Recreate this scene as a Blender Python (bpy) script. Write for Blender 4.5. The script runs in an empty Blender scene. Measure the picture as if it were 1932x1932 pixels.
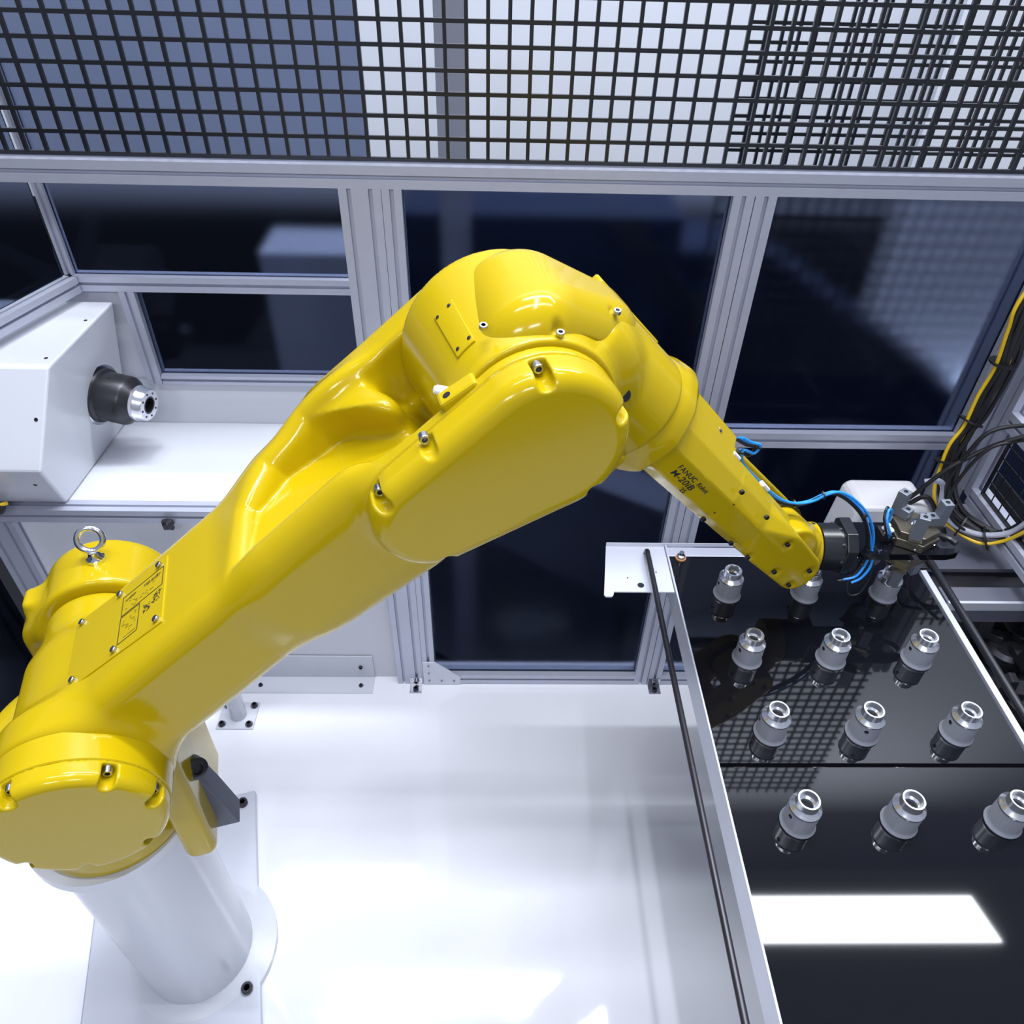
import bpy, bmesh, math, random
import numpy as np
from mathutils import Vector, Matrix

random.seed(7)
C = bpy.context.scene.collection
SC = bpy.context.scene
PI = math.pi

# ------------------------------------------------------------------ camera
FPX, FRAME = 1433.0, 1932.0
pitch, yaw, roll = math.radians(40.49), math.radians(1.736), math.radians(1.665)
fwd = Vector((math.sin(yaw)*math.cos(pitch), math.cos(yaw)*math.cos(pitch), -math.sin(pitch)))
rgt = Vector((math.cos(yaw), -math.sin(yaw), 0))
upv = rgt.cross(fwd)
r2 = rgt*math.cos(roll) + upv*math.sin(roll)
u2 = -rgt*math.sin(roll) + upv*math.cos(roll)
cam_d = bpy.data.cameras.new('camera')
cam = bpy.data.objects.new('camera', cam_d)
C.objects.link(cam)
M = Matrix.Identity(4)
for i in range(3):
    M[i][0], M[i][1], M[i][2] = r2[i], u2[i], -fwd[i]
M[2][3] = 2.15
cam.matrix_world = M
cam_d.sensor_width = 36
cam_d.lens = 36*FPX/FRAME
cam_d.clip_start = 0.01
cam_d.clip_end = 60
SC.camera = cam

# ------------------------------------------------------------------ world, lights, exposure
SC.view_settings.view_transform = 'Standard'
SC.view_settings.look = 'None'
SC.view_settings.gamma = 1
SC.view_settings.use_curve_mapping = False
SC.view_settings.exposure = -0.10
w = bpy.data.worlds.new('hall')
SC.world = w
w.use_nodes = True
w.node_tree.nodes['Background'].inputs[0].default_value = (0.72, 0.80, 1.0, 1)
w.node_tree.nodes['Background'].inputs[1].default_value = 0.43


def area(name, loc, target, sx, sy, power, col=(0.93, 0.95, 1.0), spread=180):
    d = bpy.data.lights.new(name, 'AREA')
    d.shape = 'RECTANGLE'
    d.size, d.size_y, d.energy, d.color = sx, sy, power, col
    d.spread = math.radians(spread)
    o = bpy.data.objects.new(name, d)
    C.objects.link(o)
    o.location = loc
    o.rotation_euler = (Vector(target)-Vector(loc)).to_track_quat('-Z', 'Y').to_euler()
    return o


LED = (0.90, 0.93, 1.0)
for lx_, ly_, ln_, pw_ in ((-1.3, 0.55, 2.6, 112), (0.0, 0.95, 2.6, 136), (1.3, 0.55, 2.6, 98)):
    area('ceiling_strip_light', (lx_*1.2, ly_, 7.0), (lx_, ly_, 0), 0.11, ln_, pw_, LED)
for lx_ in (-0.9, 0.35):
    area('front_strip_light', (lx_, -1.6, 3.4), (lx_*0.5, 0.9, 1.2), 0.7, 0.22, 22, LED)
area('alcove_strip_light', (-0.75, 1.72, 1.75), (-0.75, 1.85, 0.7), 0.7, 0.05, 0.25, LED)
area('partition_fill', (2.5, 2.98, 0.15), (2.5, 3.2, 1.6), 1.6, 0.06, 24, (0.9, 0.94, 1.0))  # added fill hidden behind the cabinet, only to brighten the pale partition
area('hall_light', (1.2, 2.3, 5.6), (1.2, 3.1, 3.2), 5.0, 0.4, 400, (0.9, 0.94, 1.0))

# ------------------------------------------------------------------ materials
MATS = {}


def mat(name, col, rough=0.5, metal=0.0, noise=0.0, nscale=20.0, bump=0.0, bscale=60.0, coat=0.0, emis=None, spec=0.5, stretch=None, aniso=0.0):
    if name in MATS:
        return MATS[name]
    m = bpy.data.materials.new(name)
    m.use_nodes = True
    nt = m.node_tree
    b = nt.nodes['Principled BSDF']
    b.inputs['Base Color'].default_value = (*col, 1)
    b.inputs['Roughness'].default_value = rough
    b.inputs['Metallic'].default_value = metal
    b.inputs['Specular IOR Level'].default_value = spec
    if coat:
        b.inputs['Coat Weight'].default_value = coat
        b.inputs['Coat Roughness'].default_value = 0.06
    tc = nt.nodes.new('ShaderNodeTexCoord')
    mp = nt.nodes.new('ShaderNodeMapping')
    nt.links.new(tc.outputs['Object'], mp.inputs['Vector'])
    if stretch:
        mp.inputs['Scale'].default_value = stretch
    n = nt.nodes.new('ShaderNodeTexNoise')
    n.inputs['Scale'].default_value = nscale
    n.inputs['Detail'].default_value = 4
    nt.links.new(mp.outputs[0], n.inputs['Vector'])
    amt = noise if noise else 0.03
    mx = nt.nodes.new('ShaderNodeMix')
    mx.data_type = 'RGBA'
    mx.inputs[6].default_value = (*[c*(1-amt) for c in col], 1)
    mx.inputs[7].default_value = (*[min(1, c*(1+amt)) for c in col], 1)
    nt.links.new(n.outputs['Fac'], mx.inputs[0])
    nt.links.new(mx.outputs[2], b.inputs['Base Color'])
    if bump:
        n2 = nt.nodes.new('ShaderNodeTexNoise')
        n2.inputs['Scale'].default_value = bscale
        n2.inputs['Detail'].default_value = 3
        nt.links.new(mp.outputs[0], n2.inputs['Vector'])
        bp = nt.nodes.new('ShaderNodeBump')
        bp.inputs['Strength'].default_value = bump
        bp.inputs['Distance'].default_value = 0.002
        nt.links.new(n2.outputs['Fac'], bp.inputs['Height'])
        nt.links.new(bp.outputs[0], b.inputs['Normal'])
    MATS[name] = m
    return m


YEL = mat('yellow_paint', (0.46, 0.328, 0.003), 0.13, noise=0.02, nscale=6, bump=0.03, bscale=220, coat=0.0, spec=0.30)
WHT = mat('white_powder_coat', (0.64, 0.66, 0.72), 0.20, noise=0.02, nscale=4, bump=0.03, bscale=300)
FLR = mat('white_floor_coat', (0.87, 0.88, 0.93), 0.06, noise=0.03, nscale=3, bump=0.012, bscale=30, spec=0.7)
ALU = mat('anodised_aluminium', (0.50, 0.52, 0.62), 0.42, 0.35, noise=0.05, nscale=30, stretch=(1, 1, 1))
ALD = mat('slot_shadow_aluminium', (0.22, 0.23, 0.28), 0.5, 0.6)
STL = mat('brushed_steel', (0.60, 0.61, 0.66), 0.22, 1.0, noise=0.06, nscale=60, stretch=(1, 1, 8))
CHR = mat('polished_steel', (0.82, 0.83, 0.88), 0.10, 1.0)
BOLT = mat('zinc_bolt', (0.45, 0.46, 0.52), 0.25, 1.0)
BLK = mat('black_anodised', (0.012, 0.013, 0.017), 0.28, 0.0, spec=0.6)
TRB = mat('black_acrylic', (0.004, 0.0045, 0.007), 0.035, 0.0, noise=0.1, nscale=30, spec=0.36)
BLKM = mat('black_oxide', (0.05, 0.05, 0.058), 0.35, 0.7, noise=0.1)
RUB = mat('black_rubber', (0.01, 0.01, 0.012), 0.4)
JAW = mat('grey_jaw_steel', (0.20, 0.22, 0.26), 0.45, 0.5, noise=0.06)
BRZ = mat('olive_nickel_body', (0.17, 0.155, 0.12), 0.30, 0.8, noise=0.15)
BLU = mat('blue_air_hose', (0.02, 0.28, 0.85), 0.3)
CYL = mat('yellow_cable_sheath', (0.80, 0.52, 0.01), 0.4)
GRY = mat('grey_cable_sheath', (0.42, 0.43, 0.52), 0.4)
WPL = mat('white_plastic', (0.85, 0.85, 0.88), 0.35)
PART = mat('grey_machined_steel', (0.44, 0.46, 0.53), 0.34, 0.45, noise=0.08, nscale=90, stretch=(1, 1, 0.1))
PANEL = mat('pale_wall_panel', (0.66, 0.67, 0.72), 0.42, noise=0.04, nscale=5)
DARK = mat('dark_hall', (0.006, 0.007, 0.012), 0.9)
INK = mat('black_ink', (0.02, 0.02, 0.02), 0.5)
CORK = mat('tan_fibre_washer', (0.40, 0.20, 0.09), 0.6)
ALP = mat('pale_sheet_aluminium', (0.62, 0.64, 0.72), 0.38, 0.35, noise=0.04)
DRK2 = mat('dark_side_panel', (0.02, 0.02, 0.028), 0.5)
NAVY = mat('navy_machine_paint', (0.001, 0.010, 0.040), 0.6)
NOS = mat('turned_bright_steel', (0.88, 0.89, 0.94), 0.20, 0.92)
BEDG = mat('grey_machine_bed_paint', (0.11, 0.115, 0.15), 0.4)
HGRY2 = mat('conveyor_grey', (0.10, 0.11, 0.15), 0.6)
HGRY = mat('hall_grey_paint', (0.30, 0.32, 0.38), 0.6)
HALLW = mat('hall_pale_wall', (0.70, 0.73, 0.80), 0.7, noise=0.04, nscale=2)
GLD = mat('glass_frame_seal', (0.02, 0.02, 0.025), 0.6)


def glass_mat():
    m = bpy.data.materials.new('smoked_polycarbonate')
    m.use_nodes = True
    nt = m.node_tree
    nt.nodes.remove(nt.nodes['Principled BSDF'])
    out = nt.nodes['Material Output']
    rf = nt.nodes.new('ShaderNodeBsdfRefraction')
    rf.inputs['IOR'].default_value = 1.12
    rf.inputs['Roughness'].default_value = 0.32
    rf.inputs['Color'].default_value = (0.50, 0.54, 0.64, 1)
    gl = nt.nodes.new('ShaderNodeBsdfGlossy')
    gl.inputs['Roughness'].default_value = 0.06
    gl.inputs['Color'].default_value = (0.13, 0.15, 0.20, 1)
    fr = nt.nodes.new('ShaderNodeFresnel')
    fr.inputs['IOR'].default_value = 1.35
    mx = nt.nodes.new('ShaderNodeMixShader')
    nt.links.new(fr.outputs[0], mx.inputs[0])
    nt.links.new(rf.outputs[0], mx.inputs[1])
    nt.links.new(gl.outputs[0], mx.inputs[2])
    nt.links.new(mx.outputs[0], out.inputs[0])
    return m


GLS = glass_mat()

# ------------------------------------------------------------------ object helpers


def finish(name, me, m, parent=None, smooth=False):
    me.materials.clear()
    for x in (m if isinstance(m, (list, tuple)) else [m]):
        me.materials.append(x)
    if smooth:
        for p in me.polygons:
            p.use_smooth = True
    o = bpy.data.objects.new(name, me)
    C.objects.link(o)
    if parent is not None:
        o.parent = parent
    return o


def obj(name, bm, m, parent=None, smooth=False, bevel=0.0, auto=True):
    me = bpy.data.meshes.new(name)
    bmesh.ops.recalc_face_normals(bm, faces=bm.faces[:])
    bm.to_mesh(me)
    bm.free()
    o = finish(name, me, m, parent)
    if smooth:
        sharp_smooth(me)
    if bevel:
        md = o.modifiers.new('bevel', 'BEVEL')
        md.width = bevel
        md.segments = 2
        md.limit_method = 'ANGLE'
        md.angle_limit = math.radians(40)
    return o


def sharp_smooth(me, ang=35):
    for p in me.polygons:
        p.use_smooth = True
    try:
        me.set_sharp_from_angle(angle=math.radians(ang))
    except Exception:
        pass


def thing(name, label, cat, loc=(0, 0, 0), rotz=0.0, group=None):
    o = bpy.data.objects.new(name, None)
    o.empty_display_size = 0.05
    C.objects.link(o)
    o.location = loc
    o.rotation_euler = (0, 0, rotz)
    o['label'] = label
    o['category'] = cat
    if group:
        o['group'] = group
    return o


def tag(o, label, cat, group=None, kind=None):
    o['label'] = label
    o['category'] = cat
    if group:
        o['group'] = group
    if kind:
        o['kind'] = kind
    return o


def struct(o):
    o['kind'] = 'structure'
    return o


def box(bm, lo, hi, mtx=None):
    r = bmesh.ops.create_cube(bm, size=1)
    for v in r['verts']:
        v.co = Vector([(lo[i]+hi[i])/2 + v.co[i]*(hi[i]-lo[i]) for i in range(3)])
    if mtx is not None:
        bmesh.ops.transform(bm, matrix=mtx, verts=r['verts'])
    return r['verts']


def boxo(name, lo, hi, m, parent=None, bevel=0.0):
    bm = bmesh.new()
    box(bm, lo, hi)
    return obj(name, bm, m, parent, bevel=bevel)


def frame_of(axis):
    a = Vector(axis).normalized()
    t = Vector((0, 0, 1)) if abs(a.z) < 0.9 else Vector((1, 0, 0))
    x = t.cross(a).normalized()
    y = a.cross(x)
    return x, y, a


def lathe(bm, origin, axis, prof, seg=40):
    """prof: list of (radius, distance along the axis)."""
    x, y, a = frame_of(axis)
    o = Vector(origin)
    rings = []
    for r, d in prof:
        if r < 1e-6:
            rings.append([bm.verts.new(o+a*d)])
        else:
            rings.append([bm.verts.new(o+a*d+(x*math.cos(k*2*PI/seg)+y*math.sin(k*2*PI/seg))*r) for k in range(seg)])
    for A, B in zip(rings[:-1], rings[1:]):
        for k in range(seg):
            k2 = (k+1) % seg
            if len(A) == 1 and len(B) == 1:
                continue
            if len(A) == 1:
                bm.faces.new((A[0], B[k], B[k2]))
            elif len(B) == 1:
                bm.faces.new((A[k], A[k2], B[0]))
            else:
                bm.faces.new((A[k], A[k2], B[k2], B[k]))
    for R, fl in ((rings[0], True), (rings[-1], False)):
        if len(R) > 1 and (R is rings[0] or R is rings[-1]) and prof[0] != prof[-1]:
            try:
                bm.faces.new(R if not fl else R[::-1])
            except Exception:
                pass


def latheo(name, origin, axis, prof, m, parent=None, seg=40, smooth=True):
    bm = bmesh.new()
    lathe(bm, origin, axis, prof, seg)
    if prof[0] == prof[-1]:
        bmesh.ops.remove_doubles(bm, verts=bm.verts[:], dist=1e-6)
    return obj(name, bm, m, parent, smooth=smooth)


def prism(bm, pts, base, ax, ay, az, h):
    """Extrude the polygon pts (2D) lying in plane (ax, ay) at base along az by h."""
    base, ax, ay, az = Vector(base), Vector(ax), Vector(ay), Vector(az)
    A = [bm.verts.new(base+ax*p[0]+ay*p[1]) for p in pts]
    B = [bm.verts.new(base+ax*p[0]+ay*p[1]+az*h) for p in pts]
    n = len(pts)
    bm.faces.new(A[::-1])
    bm.faces.new(B)
    for i in range(n):
        bm.faces.new((A[i], A[(i+1) % n], B[(i+1) % n], B[i]))


def prismo(name, pts, base, ax, ay, az, h, m, parent=None, bevel=0.0):
    bm = bmesh.new()
    prism(bm, pts, base, ax, ay, az, h)
    return obj(name, bm, m, parent, bevel=bevel)


def spline(pts, n=10):
    P = [Vector(p) for p in pts]
    P = [P[0]*2-P[1]] + P + [P[-1]*2-P[-2]]
    out = []
    for i in range(1, len(P)-2):
        for k in range(n):
            t = k/n
            a, b, c, d = P[i-1], P[i], P[i+1], P[i+2]
            out.append(0.5*((2*b)+(c-a)*t+(2*a-5*b+4*c-d)*t*t+(3*b-a-3*c+d)*t**3))
    out.append(P[-2])
    return out


def tube(bm, pts, r, seg=10, n=8, smooth=True):
    Q = spline(pts, n) if smooth and len(pts) > 2 else [Vector(p) for p in pts]
    up = None
    rings = []
    for i, q in enumerate(Q):
        t = (Q[min(i+1, len(Q)-1)]-Q[max(i-1, 0)]).normalized()
        if up is None:
            x, y, _ = frame_of(t)
        else:
            x = (up-t*up.dot(t)).normalized()
            y = t.cross(x)
        up = x
        rings.append([bm.verts.new(q+(x*math.cos(k*2*PI/seg)+y*math.sin(k*2*PI/seg))*r) for k in range(seg)])
    for A, B in zip(rings[:-1], rings[1:]):
        for k in range(seg):
            bm.faces.new((A[k], A[(k+1) % seg], B[(k+1) % seg], B[k]))
    bm.faces.new(rings[0][::-1])
    bm.faces.new(rings[-1])


def tubeo(name, pts, r, m, parent=None, seg=10, n=8, smooth=True):
    bm = bmesh.new()
    tube(bm, pts, r, seg, n, smooth)
    return obj(name, bm, m, parent, smooth=True)


BOLT_MESH = {}


def bolt(name, loc, axis, r, h, m, parent, socket=True):
    """A socket-head screw: chamfered head with a recessed hexagon."""
    key = (round(r, 5), round(h, 5), m.name)
    if key not in BOLT_MESH:
        bm = bmesh.new()
        s = 18
        if socket:
            lathe(bm, (0, 0, 0), (0, 0, 1), [(r, 0), (r, h*0.85), (r*0.9, h), (r*0.55, h)], s)
            ring = [v for v in bm.verts if abs(v.co.z-h) < 1e-6 and v.co.xy.length < r*0.6]
            for f in [f for f in bm.faces if len(f.verts) > 4 and f.calc_center_median().z > h*0.9]:
                bm.faces.remove(f)
            lathe(bm, (0, 0, 0), (0, 0, 1), [(r*0.55, h), (r*0.5, h*0.5)], 6)
            for f in [f for f in bm.faces if len(f.verts) == 6 and f.calc_center_median().z > h*0.9]:
                bm.faces.remove(f)
            b2 = [bm.verts.new((math.cos(k*2*PI/s)*r*0.55, math.sin(k*2*PI/s)*r*0.55, h)) for k in range(s)]
            bm.faces.new(b2).material_index = 0
            bmesh.ops.remove_doubles(bm, verts=bm.verts[:], dist=1e-6)
            for f in [f for f in bm.faces if len(f.verts) > 8 and f.calc_center_median().z > h*0.9]:
                bmesh.ops.inset_region(bm, faces=[f], thickness=r*0.02, depth=0)
                f.material_index = 1
                for v in f.verts:
                    v.co.z = h*0.5
        else:
            lathe(bm, (0, 0, 0), (0, 0, 1), [(r, 0), (r, h*0.8), (r*0.85, h)], 6)
        me = bpy.data.meshes.new(name)
        bmesh.ops.recalc_face_normals(bm, faces=bm.faces[:])
        bm.to_mesh(me)
        bm.free()
        me.materials.append(m)
        me.materials.append(BLKM)
        BOLT_MESH[key] = me
    o = bpy.data.objects.new(name, BOLT_MESH[key])
    C.objects.link(o)
    o.parent = parent
    o.location = loc
    o.rotation_euler = Vector(axis).to_track_quat('Z', 'Y').to_euler()
    return o


# ------------------------------------------------------------------ signed-distance sculpting for castings


def sdf_mesh(f, lo, hi, res):
    """Surface nets: f(X,Y,Z)->distance. Returns (verts, quads)."""
    n = [int(math.ceil((hi[i]-lo[i])/res))+1 for i in range(3)]
    ax = [lo[i]+np.arange(n[i])*res for i in range(3)]
    X, Y, Z = np.meshgrid(*ax, indexing='ij')
    X = X.astype(np.float32)
    Y = Y.astype(np.float32)
    Z = Z.astype(np.float32)
    V = f(X, Y, Z)
    del X, Y, Z
    S = V < 0
    nx, ny, nz = V.shape
    acc = np.zeros((nx-1, ny-1, nz-1, 3), np.float32)
    cnt = np.zeros((nx-1, ny-1, nz-1), np.float32)
    for a in range(3):
        b, c = [q for q in range(3) if q != a]
        for ob in (0, 1):
            for oc in (0, 1):
                s0 = [slice(None)]*3
                s1 = [slice(None)]*3
                s0[a], s1[a] = slice(0, -1), slice(1, None)
                for q, o in ((b, ob), (c, oc)):
                    sl = slice(o, V.shape[q]-1+o)
                    s0[q] = s1[q] = sl
                v0, v1 = V[tuple(s0)], V[tuple(s1)]
                cr = (v0 < 0) != (v1 < 0)
                t = np.where(cr, v0/np.where(cr, v0-v1, 1), 0)
                acc[..., a] += np.where(cr, t, 0)
                acc[..., b] += np.where(cr, ob, 0)
                acc[..., c] += np.where(cr, oc, 0)
                cnt += cr
    act = cnt > 0
    idx = -np.ones(act.shape, np.int64)
    idx[act] = np.arange(act.sum())
    ii = np.argwhere(act)
    P = (ii + acc[act]/cnt[act][:, None])*res + np.array(lo)
    quads = []
    for a in range(3):
        b, c = [q for q in range(3) if q != a]
        s0 = [slice(1, -1)]*3
        s1 = [slice(1, -1)]*3
        s0[a] = slice(0, -1)
        s1[a] = slice(1, None)
        A, B = S[tuple(s0)], S[tuple(s1)]
        E = np.argwhere(A != B)
        sg = A[tuple(E.T)]
        base = E.copy()
        base[:, b] += 1
        base[:, c] += 1

        def cell(db, dc):
            q = base.copy()
            q[:, b] -= db
            q[:, c] -= dc
            return idx[tuple(q.T)]
        Q = np.stack([cell(0, 0), cell(1, 0), cell(1, 1), cell(0, 1)], 1)
        flip = sg if a != 1 else ~sg
        Q[~flip] = Q[~flip][:, ::-1]
        quads.append(Q)
    Q = np.concatenate(quads)
    Q = Q[(Q >= 0).all(1)]
    # project the vertices onto the surface
    e = res*0.25
    P = P.astype(np.float64)
    for _ in range(2):
        x, y, z = P.T
        v = f(x, y, z)
        g = np.stack([f(x+e, y, z)-f(x-e, y, z), f(x, y+e, z)-f(x, y-e, z), f(x, y, z+e)-f(x, y, z-e)], 1)/(2*e)
        gg = (g**2).sum(1)
        st = np.clip(v/np.maximum(gg, 0.2), -res*0.5, res*0.5)
        P -= g*st[:, None]
    return P, Q


def sdfo(name, f, lo, hi, res, m, parent, off, ang=None):
    P, Q = sdf_mesh(f, lo, hi, res)
    P = P - np.array(off)
    me = bpy.data.meshes.new(name)
    me.vertices.add(len(P))
    me.vertices.foreach_set('co', P.astype(np.float32).ravel())
    me.loops.add(len(Q)*4)
    me.loops.foreach_set('vertex_index', Q.astype(np.int32).ravel())
    me.polygons.add(len(Q))
    me.polygons.foreach_set('loop_start', np.arange(0, len(Q)*4, 4, dtype=np.int32))
    me.polygons.foreach_set('loop_total', np.full(len(Q), 4, np.int32))
    me.update(calc_edges=True)
    me.validate()
    o = finish(name, me, m, parent, smooth=True)
    if ang:
        sharp_smooth(me, ang)
    return o


def smin(a, b, k):
    h = np.maximum(k-np.abs(a-b), 0)/k
    return np.minimum(a, b)-h*h*k*0.25


def smax(a, b, k):
    return -smin(-a, -b, k)


def extr(d2, wv, half, r=0.0):
    """2D distance d2 extruded to |wv|<half, rounded r."""
    a, b = d2+r, np.abs(wv)-half+r
    return np.minimum(np.maximum(a, b), 0)+np.sqrt(np.maximum(a, 0)**2+np.maximum(b, 0)**2)-r


def rect2(x, y, hx, hy, r=0.0):
    a, b = np.abs(x)-hx+r, np.abs(y)-hy+r
    return np.minimum(np.maximum(a, b), 0)+np.sqrt(np.maximum(a, 0)**2+np.maximum(b, 0)**2)-r


def cone2(x, y, ax, ay, ra, bx, by, rb):
    """2D hull of two circles (uneven capsule)."""
    dx, dy = bx-ax, by-ay
    L = math.hypot(dx, dy)
    ux, uy = dx/L, dy/L
    px, py = (x-ax)*ux+(y-ay)*uy, np.abs(-(x-ax)*uy+(y-ay)*ux)
    b = (ra-rb)/L
    a = math.sqrt(max(1e-9, 1-b*b))
    k = -b*py+a*px
    # px along, py across
    d = py*a+px*b-ra
    d = np.where(k < 0, np.hypot(px, py)-ra, d)
    d = np.where(k > a*L, np.hypot(px-L, py)-rb, d)
    return d


def poly2(x, y, pts):
    """Convex polygon distance (max of half planes, sharp corners)."""
    d = None
    n = len(pts)
    ar = sum(pts[i][0]*pts[(i+1) % n][1]-pts[(i+1) % n][0]*pts[i][1] for i in range(n))
    s = 1 if ar > 0 else -1
    for i in range(n):
        (x0, y0), (x1, y1) = pts[i], pts[(i+1) % n]
        l = math.hypot(x1-x0, y1-y0)
        nx, ny = s*(y1-y0)/l, -s*(x1-x0)/l
        q = (x-x0)*nx+(y-y0)*ny
        d = q if d is None else np.maximum(d, q)
    return d


def sphere(X, Y, Z, c, r):
    return np.sqrt((X-c[0])**2+(Y-c[1])**2+(Z-c[2])**2)-r


# ================================================================== THE ROBOT
# Robot frame: U horizontal in the plane of the arm, D horizontal across it, Z up.
RA = math.radians(15)
UB, DB = -0.49, 0.90
ROB = (UB*math.cos(RA)-DB*math.sin(RA), UB*math.sin(RA)+DB*math.cos(RA), 0.0)
robot = thing('robot_arm', 'large yellow six axis industrial robot arm reaching over the white cell floor', 'robot', ROB, RA)
OFF = (UB, DB, 0.0)


def L(U, D, Z):
    return Vector((U-UB, D-DB, Z))


J2, J3 = (-0.418, 1.123), (0.257, 1.621)
LL = math.hypot(J3[0]-J2[0], J3[1]-J2[1])
cs, sn = (J3[0]-J2[0])/LL, (J3[1]-J2[1])/LL


def arm(U, Z):
    return (U-J2[0])*cs+(Z-J2[1])*sn, -(U-J2[0])*sn+(Z-J2[1])*cs


def armp(s, h, D):
    """Point of the lower arm frame as a local vector."""
    return L(J2[0]+s*cs-h*sn, D, J2[1]+s*sn+h*cs)


ARM_N = Vector((-sn, 0, cs))
ARM_S = Vector((cs, 0, sn))

STAD = ((0.254, 1.622, 0.104), (0.112, 1.540, 0.078))     # stadium end circles U, Z, r
NEAR_F, NEAR_B = 0.690, 0.757                             # front and back plane (D) of its cover


def f_lower_arm(U, D, Z):
    s, h = arm(U, Z)
    # link: tapered rounded bar
    dc = 0.836+0.030*np.clip(s/0.6, 0, 1)
    link = rect2(h-0.010, D-dc, 0.082, 0.112, 0.036)
    link = smax(link, np.abs(s-0.28)-0.34, 0.03)
    # J2 hub
    hub = extr(np.hypot(s, h)-0.120, D-0.758, 0.030, 0.012)
    body = extr(np.hypot(s, h)-0.092, D-0.90, 0.13, 0.02)
    d = smin(hub, body, 0.03)
    d = smin(link, d, 0.038)
    # broad fork root
    root = extr(cone2(s, h, 0.47, 0.002, 0.086, 0.60, 0.0, 0.100), D-0.876, 0.124, 0.025)
    d = smin(d, root, 0.06)
    # near prong
    st = cone2(U, Z, *STAD[0], *STAD[1])
    near = extr(st, D-0.7455, 0.0115, 0.002)
    d = smin(d, near, 0.03)
    # far prong
    far = extr(cone2(s, h, 0.585, 0.002, 0.092, LL, -0.002, 0.106), D-1.010, 0.036, 0.015)
    d = smin(d, far, 0.05)
    # swing pocket between the prongs
    pk = extr(np.hypot(s-LL, h)-0.160, D-0.8660, 0.108, 0.006)
    d = smax(d, -pk, 0.012)
    # two scooped pockets in the top face, parted by a slanting rib
    q = extr(poly2(s, D, [(0.425, 0.790), (0.440, 0.875), (0.485, 0.930), (0.560, 0.962), (0.80, 0.985), (0.80, 0.790)]), h-0.085, 0.095-0.10*np.clip((s-0.44)/0.3, 0, 1)*0.0, 0.03)
    lift = 0.012+0.068*np.clip((0.665-s)/0.235, 0, 1)**1.4
    q = np.maximum(q, -(h-lift)+0.0)
    rib = np.maximum(np.abs((s-0.580)+1.27*(D-1.0))*0.62-0.024, h-0.084)
    q = smax(q, -rib, 0.02)
    d = smax(d, -q, 0.032)
    # small cast lug on the far prong
    lg = extr(rect2(s-0.800, h-0.100, 0.020, 0.008, 0.003), D-0.982, 0.012, 0.003)
    return smin(d, lg, 0.006)


sdfo('lower_arm', f_lower_arm, (-0.56, 0.69, 0.97), (0.40, 1.07, 1.78), 0.0048, YEL, robot, OFF)


def scallops(angles_pts, D0):
    def g(U, D, Z):
        r = None
        for (u, z, du, dz) in angles_pts:
            q = cone2(U, Z, u, z, 0.010, u+du*0.03, z+dz*0.03, 0.010)
            q = extr(q, D-D0, 0.022, 0.003)
            r = q if r is None else np.minimum(r, q)
        return r
    return g


def edge_pt(U0, Z0, r, deg, inset):
    a = math.radians(deg)
    return (U0+math.cos(a)*(r-inset), Z0+math.sin(a)*(r-inset), math.cos(a), math.sin(a))


stad_bolts = [edge_pt(*STAD[0], 97, 0.010), edge_pt(*STAD[0], 22, 0.010), edge_pt(*STAD[1], 150, 0.008),
              edge_pt(0.150, 1.563, 0.088, 118, 0.0), edge_pt(*STAD[0], -50, 0.008), edge_pt(*STAD[1], -80, 0.008)]


def f_cover(U, D, Z):
    st = cone2(U, Z, *STAD[0], *STAD[1])
    d = extr(st, D-0.7090, 0.0250, 0.003)
    # generous front fillet
    r = 0.024
    a, b = st+r, (0.6845-D)+r
    rd = np.minimum(np.maximum(a, b), 0)+np.sqrt(np.maximum(a, 0)**2+np.maximum(b, 0)**2)-r
    d = np.maximum(d, rd)
    g = scallops(stad_bolts, 0.706)(U, D, Z)
    return smax(d, -g, 0.003)


sdfo('joint_cover', f_cover, (0.02, 0.675, 1.45), (0.38, 0.745, 1.74), 0.0025, YEL, robot, OFF)
for (u, z, du, dz) in stad_bolts:
    bolt('cover_screw', L(u+du*0.001, 0.7275, z+dz*0.001), (0, -1, 0), 0.0065, 0.010, BOLT, robot)


def f_housing(U, D, Z):
    q = np.hypot(U-J3[0], Z-J3[1])
    bar = extr(q-(0.109+0.027*np.clip((D-0.76)/0.20, 0, 1)), D-0.8645, 0.1065, 0.004)
    t = (U-A0[0])*DD[0]+(Z-A0[1])*DD[1]
    k = (U-A0[0])*NN[0]+(Z-A0[1])*NN[1]
    # barrel along the J4 axis
    b4 = np.hypot(k+0.028, D-0.900)-0.092
    b4 = smax(b4, np.abs(t+0.112)-0.084, 0.008)
    d = smin(bar, b4, 0.05)
    d = smin(d, extr(cone2(U, Z, 0.278, 1.665, 0.066, 0.352, 1.632, 0.076), D-0.885, 0.078, 0.04), 0.02)
    # flat flange along the far upper edge
    fl_ = extr(rect2(t+0.13, k-0.050, 0.075, 0.016, 0.003), D-0.945, 0.012, 0.002)
    d = smin(d, fl_, 0.006)
    # cast lug under the collar
    lug = extr(rect2(t+0.055, k+0.098, 0.024, 0.022, 0.003), D-0.850, 0.040, 0.003)
    return smin(d, lug, 0.005)


A0 = (0.494, 1.521)
DD = (0.6856, -0.7280)
NN = (0.7280, 0.6856)


def jp(t, k, D):
    return L(A0[0]+t*DD[0]+k*NN[0], D, A0[1]+t*DD[1]+k*NN[1])


sdfo('elbow_housing', f_housing, (0.11, 0.735, 1.44), (0.56, 1.02, 1.80), 0.0040, YEL, robot, OFF)

HOOD_SCREWS = [(0.196, 1.735, 0.790), (0.200, 1.724, 0.945), (0.283, 1.728, 0.766), (0.384, 1.712, 0.835)]


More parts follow.
